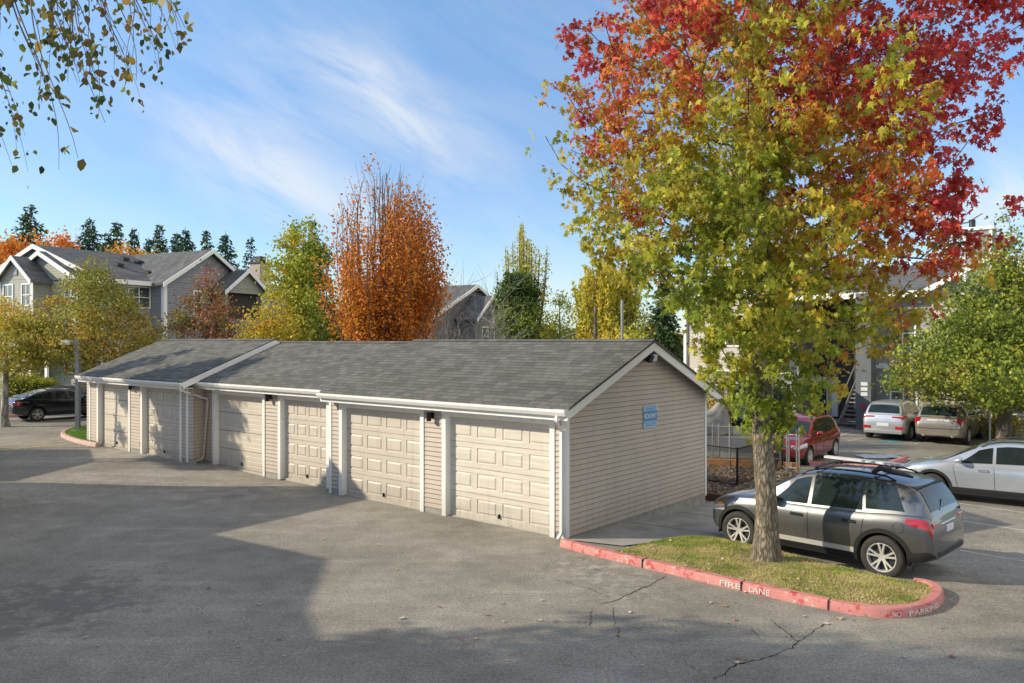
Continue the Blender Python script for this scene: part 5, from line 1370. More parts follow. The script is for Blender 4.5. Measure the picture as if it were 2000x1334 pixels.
def car(name, label, loc, heading, p):
    L, Wd = p['L'], p['W']; hw = Wd / 2; xr, xf = -L / 2, L / 2
    top = prof(p['top'], xr, xf, p.get('sig', .035)); roof = prof(p['roof'], p['roof'][-1][0], p['roof'][0][0], .05)
    wid = prof(p['wid'], xr, xf, .05); bot = prof(p.get('bot', [(xf, .34), (xf - .3, .24), (xf - .8, .22), (xr + .8, .23), (xr + .2, .32), (xr, .40)]), xr, xf, .05)
    root = empty(name, loc, heading); tag(root, label, p.get('cat', 'car'), p.get('group'))
    P_ = p['paint']; r = p['r']; xwf, xwr = p['wf'], p['wr']
    def section(x):                                   # (y, z) half contour from bottom centre to top centre
        w, zb, zt = wid(x) * hw, bot(x), top(x); h = zt - zb
        return [(0, zb), (w * .78, zb), (w * .93, zb + .03), (w * .975, zb + .10), (w * .985, zb + h * .28), (w * .998, zb + h * .50), (w * 1.0, zb + h * .66), (w * .985, zb + h * .80), (w * .962, zb + h * .90), (w * .925, zb + h * .965), (w * .86, zt - .004), (w * .6, zt + .012), (0, zt + .025)]
    def yside(x, z):
        s_ = section(x)
        for (y0, z0), (y1, z1) in zip(s_[1:], s_[2:]):
            if z0 <= z <= z1 and z1 > z0: return y0 + (y1 - y0) * (z - z0) / (z1 - z0)
        return s_[6][0]
    st = sorted(set([xr, xr + .015, xr + .04, xr + .09] + list(np.linspace(xr + .15, xf - .15, 56)) + [xf - .09, xf - .04, xf - .015, xf]))
    mb = MB(); n = len(section(0)); rows = []
    for x in st:
        s_ = section(x)
        if x in (xr, xf): s_ = [(y * .965, z) for y, z in s_]
        rows.append([(x, y, z) for y, z in s_] + [(x, -y, z) for y, z in s_[-2:0:-1]])
    m_ = len(rows[0])
    mb.add([q for row in rows for q in row], [(i * m_ + k, i * m_ + (k + 1) % m_, (i + 1) * m_ + (k + 1) % m_, (i + 1) * m_ + k) for i in range(len(rows) - 1) for k in range(m_)])
    mb.f.append(tuple(range(m_))[::-1]); mb.m.append(0); e = (len(rows) - 1) * m_; mb.f.append(tuple(e + k for k in range(m_))); mb.m.append(0)
    body = mb.build('body', [P_, M['black']], None, smooth=35)
    cut = MB()
    for xw in (xwf, xwr):
        for sd in (-1, 1):
            R_ = r + .055; nn = 40; ya, yb = sd * (hw * .52), sd * (hw * 1.2)
            A = [(xw + math.cos(2 * math.pi * i / nn) * R_, ya, r + math.sin(2 * math.pi * i / nn) * R_) for i in range(nn)]; B = [(q[0], yb, q[2]) for q in A]
            cut.add(A + B, [tuple(range(nn)), tuple(range(nn, 2 * nn))] + [(i, (i + 1) % nn, nn + (i + 1) % nn, nn + i) for i in range(nn)], 1)
    co = cut.build('cut', [P_, M['black']])
    md = body.modifiers.new('b', 'BOOLEAN'); md.object = co; md.operation = 'DIFFERENCE'; md.solver = 'EXACT'
    dg = bpy.context.evaluated_depsgraph_get(); dg.update(); me = bpy.data.meshes.new_from_object(body.evaluated_get(dg))
    old = body.data; body.modifiers.clear(); body.data = me; bpy.data.meshes.remove(old); cm = co.data; bpy.data.objects.remove(co); bpy.data.meshes.remove(cm)
    me.polygons.foreach_set('use_smooth', [True] * len(me.polygons)); me.set_sharp_from_angle(angle=R(30)); me.update(); body.parent = root
    # greenhouse
    tum = p.get('tum', .40); gx = p['roof'][0][0], p['roof'][-1][0]
    def gsec(x):
        zb = top(x) - .02; zt = max(roof(x), zb + .012); w = wid(x) * hw * .905; h = zt - zb; y1 = w - tum * max(0, h - .05)
        return [(w, zb), (y1, zb + max(h - .05, h * .6)), (y1 - .03, zt - .022 * min(1, h * 4)), (y1 - .10, zt - .004), (y1 * .5, zt + .015 * min(1, h * 3)), (0, zt + .022 * min(1, h * 3))]
    gs = np.linspace(gx[1] + .001, gx[0] - .001, 60); mb = MB(); rows = []
    for x in gs: s_ = gsec(x); rows.append([(x, y, z) for y, z in s_] + [(x, -y, z) for y, z in s_[-2::-1]])
    m_ = len(rows[0]); mb.add([q for row in rows for q in row], [(i * m_ + k, i * m_ + k + 1, (i + 1) * m_ + k + 1, (i + 1) * m_ + k) for i in range(len(rows) - 1) for k in range(m_ - 1)])
    cab = mb.build('cabin', P_, root, smooth=28)
    def gside(x, f, off=.006):                       # f 0..1 up the side glass
        s_ = gsec(x); (y0, z0), (y1, z1) = s_[0], s_[1]; return (y0 + (y1 - y0) * f + off, z0 + (z1 - z0) * f)
    def gtop(x, v, off=.006):                        # v -1..1 across the top
        s_ = gsec(x)[1:]; ys_ = [q[0] for q in s_][::-1]; zs_ = [q[1] for q in s_][::-1]; ym = s_[1][0]; y = abs(v) * ym; return (v * ym, float(np.interp(y, ys_, zs_)))
    for (x0b, x1b, x0t, x1t, f0, f1) in p['glass']:
        for sd in (1, -1):
            mb = MB()
            def fn(u, v, sd=sd):
                f = f0 + (f1 - f0) * v; x = (x0b + (x0t - x0b) * v) * (1 - u) + (x1b + (x1t - x1b) * v) * u; y, z = gside(x, f); return (x, sd * y, z)
            mb.grid(fn, 14, 5); mb.build('side_window', M['carglass'], root, smooth=40)
            # black surround line
    for nm, (xa, xb, vw) in (('windshield', p['ws']), ('rear_window', p['rw'])):
        mb = MB()
        def fn(u, v):
            x = xa + (xb - xa) * v; y, z = gtop(x, (u * 2 - 1) * vw); x2 = x + .002; s1 = (roof(min(gx[0], x + .02)) - roof(max(gx[1], x - .02))) / .04; nrm = Vector((-s1, 0, 1)).normalized(); o_ = .007
            return (x + nrm.x * o_, y, z + nrm.z * o_)
        mb.grid(fn, 12, 14); mb.build(nm, M['carglass'], root, smooth=40)
    # wheels
    for xw in (xwf, xwr):
        for sd in (1, -1):
            w_ = make_wheel(root, xw, sd * (hw - .115), r, sd, p.get('spokes', 5), p.get('spokew', .2)); w_.name = 'wheel'
    # arch trim
    if p.get('clad'):
        mc = p['clad']
        for xw in (xwf, xwr):
            for sd in (1, -1):
                mb = MB(); nn = 26; r0, r1 = r + .050, r + .115
                A = []; B = []; C_ = []; a0, a1 = R(-14), R(194)
                for i in range(nn + 1):
                    a = a0 + (a1 - a0) * i / nn
                    for lst, rr, of in ((A, r0, .006), (B, r1, .012), (C_, r1 + .012, -.01)):
                        X_, Z_ = xw + math.cos(a) * rr, r + math.sin(a) * rr; lst.append((X_, sd * (yside(min(max(X_, xr), xf), Z_) + of), Z_))
                D_ = [(q[0], sd * hw * .8, q[2]) for q in A]
                for i in range(nn):
                    mb.quad(D_[i], D_[i + 1], A[i + 1], A[i]); mb.quad(A[i], A[i + 1], B[i + 1], B[i]); mb.quad(B[i], B[i + 1], C_[i + 1], C_[i])
                mb.build('wheel_arch', mc, root, smooth=50)
        for sd in (1, -1):                            # sill
            mb = MB()
            def fn(u, v, sd=sd):
                x = xwr + r + .06 + (xwf - xwr - 2 * r - .12) * u; zb = bot(x); z = zb + .0 + .17 * v; return (x, sd * (yside(x, max(z, zb + .031)) + .008), z)
            mb.grid(fn, 10, 4); mb.build('sill', mc, root, smooth=50)
        if p.get('silver_strip'):
            for sd in (1, -1):
                mb = MB()
                def fn(u, v, sd=sd):
                    x = xwr + r + .10 + (xwf - xwr - 2 * r - .2) * u; z = bot(x) + .12 + .085 * v; return (x, sd * (yside(x, z) + .014), z)
                mb.grid(fn, 10, 2); mb.build('door_strip', M['alloy'], root, smooth=50)
    # seams
    for sd in (1, -1):
        for (xb_, xt_) in p['seams']:
            mb = MB()
            pts = [];
            for k in range(9):
                f = k / 8; x = xb_ + (xt_ - xb_) * f; z = bot(x) + .06 + (top(x) - .05 - bot(x) - .06) * f; pts.append((x, sd * (yside(x, z) + .001), z))
            mb.tube(pts, .0055, 5); mb.build('door_seam', M['black'], root)
        for xh in p['handles']:
            z = top(xh) - .17; a = MB(); y = yside(xh, z)
            a.box(xh - .10, xh + .10, min(sd * (y - .01), sd * (y + .028)), max(sd * (y - .01), sd * (y + .028)), z - .016, z + .016); a.build('door_handle', p.get('hm', P_), root)
            a = MB(); a.tube([(xh - .11, sd * (y + .001), z - .002), (xh + .11, sd * (y + .001), z - .002)], .026, 8); a.build('handle_recess', M['black'], root)
        # mirror
        xm = p['mirror']; y0 = yside(xm, top(xm) - .06); a = MB()
        a.tube([(xm, sd * (y0 - .05), top(xm) + .02), (xm - .02, sd * (y0 + .06), top(xm) + .05)], [.03, .03], 6)
        c = Vector((xm - .02, sd * (y0 + .13), top(xm) + .085)); q = MB()
        for (dx, sc) in ((.075, .55), (.05, .85), (0, 1), (-.06, .97), (-.065, .9)): pass
        vs = []; fs = []; ks = [(.085, .4), (.06, .8), (.01, 1), (-.055, 1), (-.06, .9)]
        for dx, sc in ks:
            for t in range(12): vs.append((c.x + dx, c.y + math.cos(t * math.pi / 6) * .115 * sc, c.z + math.sin(t * math.pi / 6) * .075 * sc))
        for i in range(len(ks) - 1):
            for t in range(12): fs.append((i * 12 + t, i * 12 + (t + 1) % 12, (i + 1) * 12 + (t + 1) % 12, (i + 1) * 12 + t))
        fs += [tuple(range(12)), tuple(range((len(ks) - 1) * 12, len(ks) * 12))]; a.add(vs, fs); a.build('mirror', p.get('mm', P_), root, smooth=40)
    # lamps as skins on the body
    def skin(nm, m, x0, x1, f0, f1, both=True, off=.008, wrap=False, nseg=10):
        for sd in (1, -1):
            mb = MB()
            def fn(u, v, sd=sd):
                x = x0 + (x1 - x0) * u
                fa = f0(u) if callable(f0) else f0; fb = f1(u) if callable(f1) else f1
                zb, zt = bot(x), top(x); z = zb + (zt - zb) * (fa + (fb - fa) * v); return (x, sd * (yside(x, z) + off), z)
            mb.grid(fn, nseg, 4); mb.build(nm, m, root, smooth=60)
    for args in p['skins']: skin(*args)
    # end details: list of (name, mat, end, ylo, yhi, zlo, zhi, depth) mirrored if ylo>0
    for (nm, m, end, y0, y1, z0, z1, dp) in p['ends']:
        for sd in ((1, -1) if y0 > 0 else (1,)):
            xe = xf if end > 0 else xr
            while top(xe) < (z0 + z1) / 2 + .035 and abs(xe) > L / 2 - .3: xe -= end * .005
            # follow hood / tail slope: position by width
            xa = xe - end * .03; xb = xe + end * dp; a = MB()
            ya, yb = sorted((sd * y0, sd * y1)); a.box(min(xa, xb), max(xa, xb), ya, yb, z0, z1)
            o = a.build(nm, m, root)
            bv = o.modifiers.new('bevel', 'BEVEL'); bv.width = min(.015, (z1 - z0) * .3); bv.segments = 2
    if p.get('rails'):
        for sd in (1, -1):
            pts = []; x0, x1 = p['rails']
            for k in range(12):
                x = x0 + (x1 - x0) * k / 11; s_ = gsec(x); e_ = .045 * math.sin(min(1, min(k, 11 - k) / 1.6) * math.pi / 2); pts.append((x, sd * (s_[3][0] + .015), s_[3][1] + e_))
            a = MB(); a.tube(pts, .016, 8); a.build('roof_rail', p.get('railm', M['black']), root, smooth=60)
    if p.get('spoiler'):
        xs0 = p['spoiler']; a = MB(); s_ = gsec(xs0); w = s_[2][0]; z = s_[3][1]
        a.add([(xs0 + .25, -w, z + .012), (xs0 + .25, w, z + .012), (xs0 - .16, w * .96, z - .035), (xs0 - .16, -w * .96, z - .035), (xs0 + .25, -w, z - .03), (xs0 + .25, w, z - .03), (xs0 - .15, w * .96, z - .065), (xs0 - .15, -w * .96, z - .065)], [(0, 1, 2, 3), (4, 7, 6, 5), (2, 6, 7, 3), (0, 4, 5, 1), (1, 5, 6, 2), (0, 3, 7, 4)])
        a.build('spoiler', p.get('spm', P_), root)
    root['_'] = 0; del root['_']
    return root, gsec, top, yside, bot

PT = {'graphite': paint('graphite_paint', (.17, .175, .185), .8, .34), 'silver': paint('silver_paint', (.52, .56, .61), .55, .26), 'silver2': paint('bright_silver_paint', (.58, .59, .60), .55, .28), 'tan': paint('champagne_paint', (.42, .38, .31), .7, .28), 'red': paint('red_paint', (.26, .010, .014), .3, .22), 'navy': paint('navy_paint', (.012, .018, .035), .4, .12), 'blackp': paint('black_paint', (.012, .012, .014), .3, .12), 'blue': paint('blue_paint', (.14, .32, .62), .3, .3)}

def suv(L=4.60, H=1.68, W=1.85, r=.36, wb=2.66, paint_=None, **kw):
    k = L / 4.6; h = H / 1.68; f = lambda t: [(x * k, z * h) for x, z in t]
    d = dict(L=L, W=W, r=r, wf=wb / 2 + .03, wr=-wb / 2 + .03, paint=paint_,
        top=f([(2.30, .60), (2.27, .74), (2.18, .86), (2.0, .95), (1.6, 1.01), (1.15, 1.05), (.9, 1.04), (0, 1.05), (-1.0, 1.08), (-1.6, 1.13), (-2.1, 1.15), (-2.24, 1.11), (-2.29, .95), (-2.30, .75)]),
        roof=f([(1.22, 1.06), (.85, 1.27), (.45, 1.49), (.15, 1.60), (-.2, 1.655), (-.8, 1.67), (-1.4, 1.65), (-1.78, 1.60), (-2.0, 1.50), (-2.23, 1.12)]),
        wid=f([(2.30, .0)]) and [(2.30 * k, .70), (2.22 * k, .82), (2.05 * k, .92), (1.7 * k, .985), (1.2 * k, 1.0), (-1.3 * k, 1.0), (-1.8 * k, .985), (-2.1 * k, .94), (-2.25 * k, .88), (-2.30 * k, .80)],
        glass=[(.86 * k, .04 * k, .34 * k, .03 * k, .07, .95), (-.04 * k, -1.04 * k, -.04 * k, -.97 * k, .07, .95), (-1.10 * k, -1.80 * k, -1.03 * k, -1.60 * k, .12, .93)],
        ws=(1.16 * k, .42 * k, .93), rw=(-1.96 * k, -2.19 * k, .90), seams=[(.78 * k, .92 * k), (-.03 * k, .0), (-1.00 * k, -1.10 * k)], handles=[.22 * k, -.82 * k], mirror=.78 * k,
        clad=M['black'], rails=(.30 * k, -1.55 * k), spoiler=-1.78 * k, skins=[], ends=[], spokes=5, spokew=.2, cat='car')
    d.update(kw); return d

def place(p, pf, pr, left=True):
    """near-side wheel contacts seen at pf (front) and pr (rear) -> location, heading"""
    a, b = W(*pf), W(*pr); h = Vector((a.x - b.x, a.y - b.y, 0)).normalized(); lf = Vector((-h.y, h.x, 0)) * (1 if left else -1)
    mid = (a + b) / 2 - lf * (p['W'] / 2 - .1) - h * ((p['wf'] + p['wr']) / 2)
    return Vector((mid.x, mid.y, g(mid.x, mid.y))), math.atan2(h.y, h.x)

# graphite SUV behind the sweetgum
p = suv(paint_=PT['graphite'], silver_strip=True, hm=M['black'], L=4.00, wb=2.55, H=1.60, r=.345, W=1.78, spm=M['black'])
TL = M['red_light']; HLm = M['head_light']; BK = M['black']
p['skins'] = [('tail_light', TL, -1.60, -1.975, lambda u: .82 - .12 * u, .915, True, .012), ('headlight', HLm, 1.60, 1.98, lambda u: .64 + .0 * u, lambda u: .80 - .0 * u, True, .010), ('side_marker', M['amber'], 1.64, 1.80, .78, .86, True, .014), ('bumper_corner', BK, -1.62, -2.0, .04, lambda u: .24 - .02 * u, True, .010)]
p['ends'] = [('bumper_skirt', BK, -1, -.60, .60, .42, .52, .012), ('plate', M['plate'], -1, -.16, .16, .76, .87, .03), ('tail_light', TL, -1, .50, .72, .88, .97, .015), ('grille', BK, 1, -.52, .52, .40, .60, .02), ('badge_bar', M['chrome'], -1, -.34, .34, .90, .925, .02)]
loc, hd = place(p, (1443, 1066), (1731, 1123))
PSUV = p
p['cat'] = 'car'
root, gsec, top_, ysd, bot_ = car('parked_car', 'dark grey SUV with roof racks parked behind the sweetgum trunk', loc, hd, p)
# roof rack cross bars with pads (part of the car) and fuel flap
for x in (.0, -1.0):
    s_ = gsec(x); a = MB(); z = s_[3][1] + .075; w = s_[3][0] + .03
    a.tube([(x, -w, z), (x, 0, z + .015), (x, w, z)], .022, 8)
    for sd in (1, -1): a.beam((x, sd * (w - .06), z), (x, sd * (w - .05), s_[3][1] + .02), .06, .04, up=(1, 0, 0))
    a.build('cross_bar', M['galv'] if x > 0 else M['black'], root)
a = MB(); s_ = gsec(-.6); zt = s_[3][1] + .10
a.beam((.25, -.42, zt), (-1.25, -.36, zt + .0), .12, .04); a.build('ski_rack_pad', M['plate'], root)
a = MB(); a.tube([(-1.0, .60, zt - .03), (-1.12, .62, zt + .06), (-1.30, .60, zt + .02), (-1.42, .52, zt - .01), (-1.6, .5, zt - .05)], [.03, .045, .05, .04, .02], 8); a.build('bike_clamp', BK, root)
nn = 18; a = MB(); pts = []
for i in range(nn + 1):
    t = 2 * math.pi * i / nn; x = -1.50 + .085 * math.cos(t); z = .86 + .085 * math.sin(t); pts.append((x, ysd(x, z) + .002, z))
a.tube(pts, .004, 5); a.build('fuel_flap', BK, root)
a = MB(); a.tube([(-1.86, 0, 1.25), (-1.915, .25, 1.12)], .008, 5); a.build('wiper', BK, root)

# silver wagon on the right
k = 1.0
p = suv(paint_=PT['silver'], L=4.48, H=1.60, W=1.80, r=.335, wb=2.64, spokes=6, spokew=.16, railm=M['black'])
p.update(top=[(2.24, .52), (2.20, .66), (2.1, .76), (1.9, .84), (1.5, .93), (1.05, 1.00), (.8, 1.0), (0, 1.02), (-1.0, 1.05), (-1.7, 1.08), (-2.05, 1.06), (-2.18, .95), (-2.24, .7)],
    roof=[(1.25, .97), (.85, 1.16), (.45, 1.36), (.1, 1.47), (-.3, 1.53), (-.9, 1.53), (-1.4, 1.48), (-1.7, 1.40), (-2.1, 1.03)], ws=(1.18, .40, .93), rw=(-1.74, -2.05, .9), sig=.04, cat='car')
p['skins'] = [('headlight', HLm, 1.72, 2.19, lambda u: .62 + .04 * (1 - u), lambda u: .86 - .04 * u, True, .010), ('tail_light', TL, -1.85, -2.2, .7, .9, True, .01)]
p['ends'] = [('grille', BK, 1, -.42, .42, .46, .60, .02), ('bumper_intake', BK, 1, -.5, .5, .30, .40, .03), ('plate', M['plate'], 1, -.16, .16, .40, .50, .04)]
b = W(1822, 974); hh = Vector((Vd[0], Vd[1] * 1.0, 0)).normalized(); hh = Vector((-.80, .60, 0)).normalized(); lf = Vector((-hh.y, hh.x, 0))
c = b - hh * (p['wf']) - lf * (p['W'] / 2 - .1); c.z = g(c.x, c.y)
car('parked_car', 'silver wagon with dark wheel arches cut off by the right edge, nose pointing left', c, math.atan2(hh.y, hh.x), p)

# red compact facing the view
p = suv(paint_=PT['red'], L=4.15, H=1.53, W=1.76, r=.32, wb=2.57, spokes=7, spokew=.12)
p.update(clad=None, rails=None, spoiler=None)
p['skins'] = [('headlight', HLm, 1.55, 2.02, lambda u: .62, lambda u: .84, True, .010)]
p['ends'] = [('grille', M['chrome'], 1, -.42, .42, .60, .72, .03), ('grille', BK, 1, -.40, .40, .56, .68, .02), ('bumper_intake', BK, 1, -.5, .5, .28, .42, .03), ('plate', M['plate'], 1, -.16, .16, .42, .52, .05), ('headlight', HLm, 1, .50, .68, .58, .72, .02)]
hh = Vector((-Ud[0], -Ud[1], 0)); lf = Vector((-hh.y, hh.x, 0)); b = W(1577, 908); c = b - hh * p['wf'] - lf * (p['W'] / 2 - .1); c.z = g(c.x, c.y)
car('parked_car', 'dark red compact car behind the dog run, its front facing the view', c, math.atan2(hh.y, hh.x), p)

# silver and tan SUVs seen from behind
hd = math.atan2(Ud[1], Ud[0])
def rear_car(lb, px, py, pk, **kw):
    p = suv(paint_=PT[pk], **kw); hh = Vector((*Ud, 0)); lf = Vector((-hh.y, hh.x, 0)); b = W(px, py); c = b - hh * p['wr'] + lf * (p['W'] / 2 - .1); c.z = g(c.x, c.y); return p, c
p, c = rear_car('', 1776, 860, 'silver2', L=4.42, H=1.66, W=1.82, r=.35, wb=2.64)
p['skins'] = [('tail_light', TL, -1.85, -2.15, .84, .93, True, .012)]
p['ends'] = [('tail_light', TL, -1, .34, .80, .94, 1.05, .015), ('plate', M['plate'], -1, -.24, .24, .62, .76, .02), ('bumper_reflector', TL, -1, .48, .80, .52, .64, .02), ('bumper_skirt', M['galv'], -1, -.76, .76, .32, .46, .04)]
car('parked_car', 'silver SUV seen from behind, in the far row next to the striped bay', c, hd, p)
p, c = rear_car('', 1888, 868, 'tan', L=4.7, H=1.68, W=1.92, r=.36, wb=2.8)
p.update(clad=None, rails=None, top=[(2.35, .6), (2.3, .78), (2.1, .92), (1.6, 1.02), (1.15, 1.08), (0, 1.1), (-1.7, 1.16), (-2.15, 1.15), (-2.3, 1.08), (-2.35, .8)])
p['skins'] = [('tail_light', TL, -2.0, -2.3, .72, .95, True, .012)]
p['ends'] = [('tail_light', TL, -1, .66, .82, .82, 1.10, .02), ('tailgate_panel', M['plate'], -1, -.42, .42, .90, 1.04, .015), ('exhaust', M['chrome'], -1, .48, .58, .33, .40, .05), ('bumper_line', BK, -1, -.8, .8, .66, .68, .018)]
car('parked_car', 'champagne coloured SUV seen from behind, half under the green tree', c, hd, p)

# sedans on the left
def sedan(**kw):
    d = suv(L=4.45, H=1.44, W=1.72, r=.315, wb=2.61, **kw)
    d.update(top=[(2.22, .52), (2.18, .66), (2.05, .76), (1.7, .84), (1.2, .92), (.9, .92), (0, .94), (-1.2, 1.0), (-1.7, 1.04), (-2.0, 1.03), (-2.16, .97), (-2.22, .75)],
        roof=[(1.3, .88), (.9, 1.08), (.5, 1.29), (.15, 1.39), (-.3, 1.42), (-.8, 1.38), (-1.2, 1.28), (-1.6, 1.12), (-1.85, 1.02)], ws=(1.22, .50, .93), rw=(-.98, -1.72, .9), clad=None, rails=None, spoiler=None,
        glass=[(.80, .10, .38, .08, .12, .90), (.02, -.85, 0, -.78, .12, .88), (-.92, -1.25, -.86, -1.05, .2, .8)], tum=.45, seams=[(.8, .86), (.06, .06), (-.85, -.95)], handles=[.28, -.68])
    d['skins'] = [('tail_light', TL, -1.9, -2.16, .64, .88, True, .01), ('headlight', HLm, 1.7, 2.15, .6, .82, True, .01)]
    d['ends'] = [('tail_light', TL, -1, .46, .70, .72, .88, .02), ('plate', M['plate'], -1, -.16, .16, .70, .84, .03), ('bumper_line', BK, -1, -.7, .7, .56, .58, .02)]
    return d
p = sedan(paint_=PT['navy'], spokes=5, spokew=.22)
hh = Vector((*Ud, 0)); lf = Vector((-hh.y, hh.x, 0)); b = W(72, 823); c = b - hh * p['wr'] + lf * (p['W'] / 2 - .1); c.z = g(c.x, c.y)
car('parked_car', 'dark navy sedan parked across the road, partly hidden by the lamp post', c, math.atan2(hh.y, hh.x), p)
p = sedan(paint_=PT['blackp'], spokes=5, spokew=.2); c2 = c + lf * 3.3 + hh * 1.4; c2.z = g(c2.x, c2.y)
car('parked_car', 'black car at the left edge, behind the pale tree trunk', c2, math.atan2(hh.y, hh.x), p)
# blue car behind the carport
p, c = rear_car('', 1478, 822, 'blue', L=4.3, H=1.65, W=1.75, r=.33, wb=2.6)
p['skins'] = []; p['ends'] = [('plate', M['plate'], -1, -.2, .2, .7, .82, .02), ('tail_light', TL, -1, .6, .8, .9, 1.2, .02)]; p.update(clad=None, rails=None)
c = D(1456, 808, 39.3); c.z = g(c.x, c.y); car('parked_car', 'light blue van-like car glimpsed under the sweetgum leaves by the carport', c, hd, p)

# covered motorcycle
c = D(1388, 850, 34.5); c.z = g(c.x, c.y); M['tarp'] = mat('crumpled_tarp', (.30, .29, .26), .8, var=.35, scale=3, bump=.6, bscale=8)
mb = MB()
def fn(u, v):
    a = u * 2 * math.pi; prf = [(1.05, 0), (1.0, .35), (.86, .75), (.70, 1.0), (.42, 1.12), (0, 1.18)]; t = v * 5; i = min(4, int(t)); f = t - i; rr = prf[i][0] * (1 - f) + prf[i + 1][0] * f; z = prf[i][1] * (1 - f) + prf[i + 1][1] * f
    x, y = math.cos(a) * rr * 1.0, math.sin(a) * rr * .38; k_ = .10 * mnoise.noise(Vector((x * 2, y * 5, z * 3)))
    return (x + k_, y + k_ * .8, max(0, z + (.35 * math.exp(-(x - .45) ** 2 / .06) - .15 * math.exp(-(x + .2) ** 2 / .1)) * min(1, z) + k_))
mb.grid(fn, 40, 14); mo = empty('motorcycle', c, ANG + .9); tag(mo, 'motorcycle under a crumpled grey cover behind the fence, beside the gable corner', 'motorcycle'); mb.build('cover', M['tarp'], mo, smooth=60)
for x in (-.72, .72): make_wheel(mo, x, 0, .30, 1, 8, .1, tw=.12).name = 'wheel'
# ------------------------------------------------------------------ lamp post, fences, small things
b = W(152, 845); lp = empty('lamp_post', (b.x, b.y, b.z), 0); tag(lp, 'square grey lamp post with white box head on the small grass island', 'lamp post')
M['postgrey'] = mat('grey_post', (.30, .31, .33), .5, .3, var=.1)
h = CH - b.z + .02
a = MB(); a.box(-.075, .075, -.075, .075, .1, h); a.build('pole', M['postgrey'], lp)
a = MB(); a.box(-.16, .16, -.16, .16, -.1, .13); a.build('footing', M['foundation'], lp)
a = MB(); a.box(-.30, -.077, -.05, .05, h - .17, h - .05); a.build('arm', M['postgrey'], lp)
a = MB(); a.box(-.62, -.28, -.15, .15, h - .19, h - .01); o = a.build('lamp_head', M['white'], lp)
a = MB(); a.box(-.60, -.30, -.13, .13, h - .205, h - .191); a.build('lens', M['plate'], lp)

def mesh_fence(name, label, pts, H, pitch, mp, mw, postr=.03, extra=(), top=True, diag=True):
    root = empty(name, pts[0]); tag(root, label, 'fence'); o = Vector(pts[0])
    P_ = [Vector(p) - o for p in pts]
    for p in P_ + [Vector(q) - o for q in extra]:
        a = MB(); a.tube([p + Vector((0, 0, -.1)), p + Vector((0, 0, H + .04))], postr, 8); a.build('post', mp, root, smooth=60)
    if top:
        a = MB(); a.tube([p + Vector((0, 0, H)) for p in P_], postr * .7, 6); a.tube([p + Vector((0, 0, .05)) for p in P_], postr * .3, 5); a.build('rail', mp, root, smooth=60)
    a = MB()
    for p, q in zip(P_, P_[1:]):
        L = (q - p).length; d = (q - p) / L; n = int((L + H) / pitch)
        for s_ in (-1, 1):
            for k in range(n):
                x0 = k * pitch - H if s_ > 0 else k * pitch
                u0, z0, u1, z1 = (x0, 0, x0 + H, H) if s_ > 0 else (x0, 0, x0 - H, H)
                ua, ub = max(0, min(u0, u1)), min(L, max(u0, u1))
                if ub - ua < .02: continue
                zf = lambda u: (z0 + (u - u0) * (z1 - z0) / (u1 - u0))
                A = p + d * ua + Vector((0, 0, zf(ua) + .02)); B = p + d * ub + Vector((0, 0, zf(ub) + .02)); w = .0048 + (.0 if s_ > 0 else .0008)
                a.tube([A, B], w, 3, cap=False)
    a.build('wire_mesh', mw, root, fix=False)
    return root
M['wire'] = mat('fence_wire', (.10, .095, .085), .5, .3, var=.2)
f = [W(1374, 905), W(1425, 908), W(1524, 913)]
mesh_fence('chain_link_fence', 'silver chain-link fence with pale posts around the bark-chip dog run, nearer the far car park', f, 1.25, .085, M['galv'], M['wire'], .028, extra=[W(1404, 903), W(1392, 902)])
f = [W(1378, 940), W(1440, 951), W(1528, 917)]
mesh_fence('chain_link_fence', 'low black wire fence with a black corner post beside the gable corner', f, 1.05, .075, M['blackmetal'], M['blackmetal'], .032)
# gate frames
gt = empty('gate', W(1527, 916)); tag(gt, 'open metal gate frame of the dog run just right of the sweetgum trunk', 'gate'); o = gt.location
for px, py in ((1527, 916), (1537, 926), (1541, 920), (1556, 922), (1561, 915)):
    q = W(px, py) - o; a = MB(); a.tube([q + Vector((0, 0, -.1)), q + Vector((0, 0, 1.30))], .024, 8); a.build('post', M['galv'], gt, smooth=60)
a = MB()
for z in (.12, 1.15):
    a.tube([W(1527, 916) - o + Vector((0, 0, z)), W(1537, 926) - o + Vector((0, 0, z))], .014, 6); a.tube([W(1541, 920) - o + Vector((0, 0, z)), W(1556, 922) - o + Vector((0, 0, z))], .014, 6)
a.build('rail', M['galv'], gt)
# timber edging
M['timber'] = mat('orange_timber', (.50, .25, .10), .8, var=.25, scale=5, bump=.3)
for k, (A, B) in enumerate((((1374, 908), (1425, 910)), ((1427, 910), (1473, 912)), ((1475, 912), (1500, 914)), ((1520, 915), (1562, 917)))):
    p, q = W(*A), W(*B); o_ = MB().beam(Vector((0, 0, .10)), q - p + Vector((0, 0, .10)), .14, .22).build('timber_edging', M['timber'], loc=p)
    tag(o_, 'orange-brown landscape timber edging the bark-chip bed', 'timber edging', 'landscape timbers along the dog run')
p, q = W(1370, 975), W(1478, 988); o_ = MB().beam(Vector((0, 0, .08)), q - p + Vector((0, 0, .08)), .14, .2).build('timber_edging', mat('dark_timber', (.12, .06, .035), .85, var=.3, scale=6), loc=p); tag(o_, 'dark weathered timber at the near edge of the bark bed, behind the garage corner', 'timber edging')
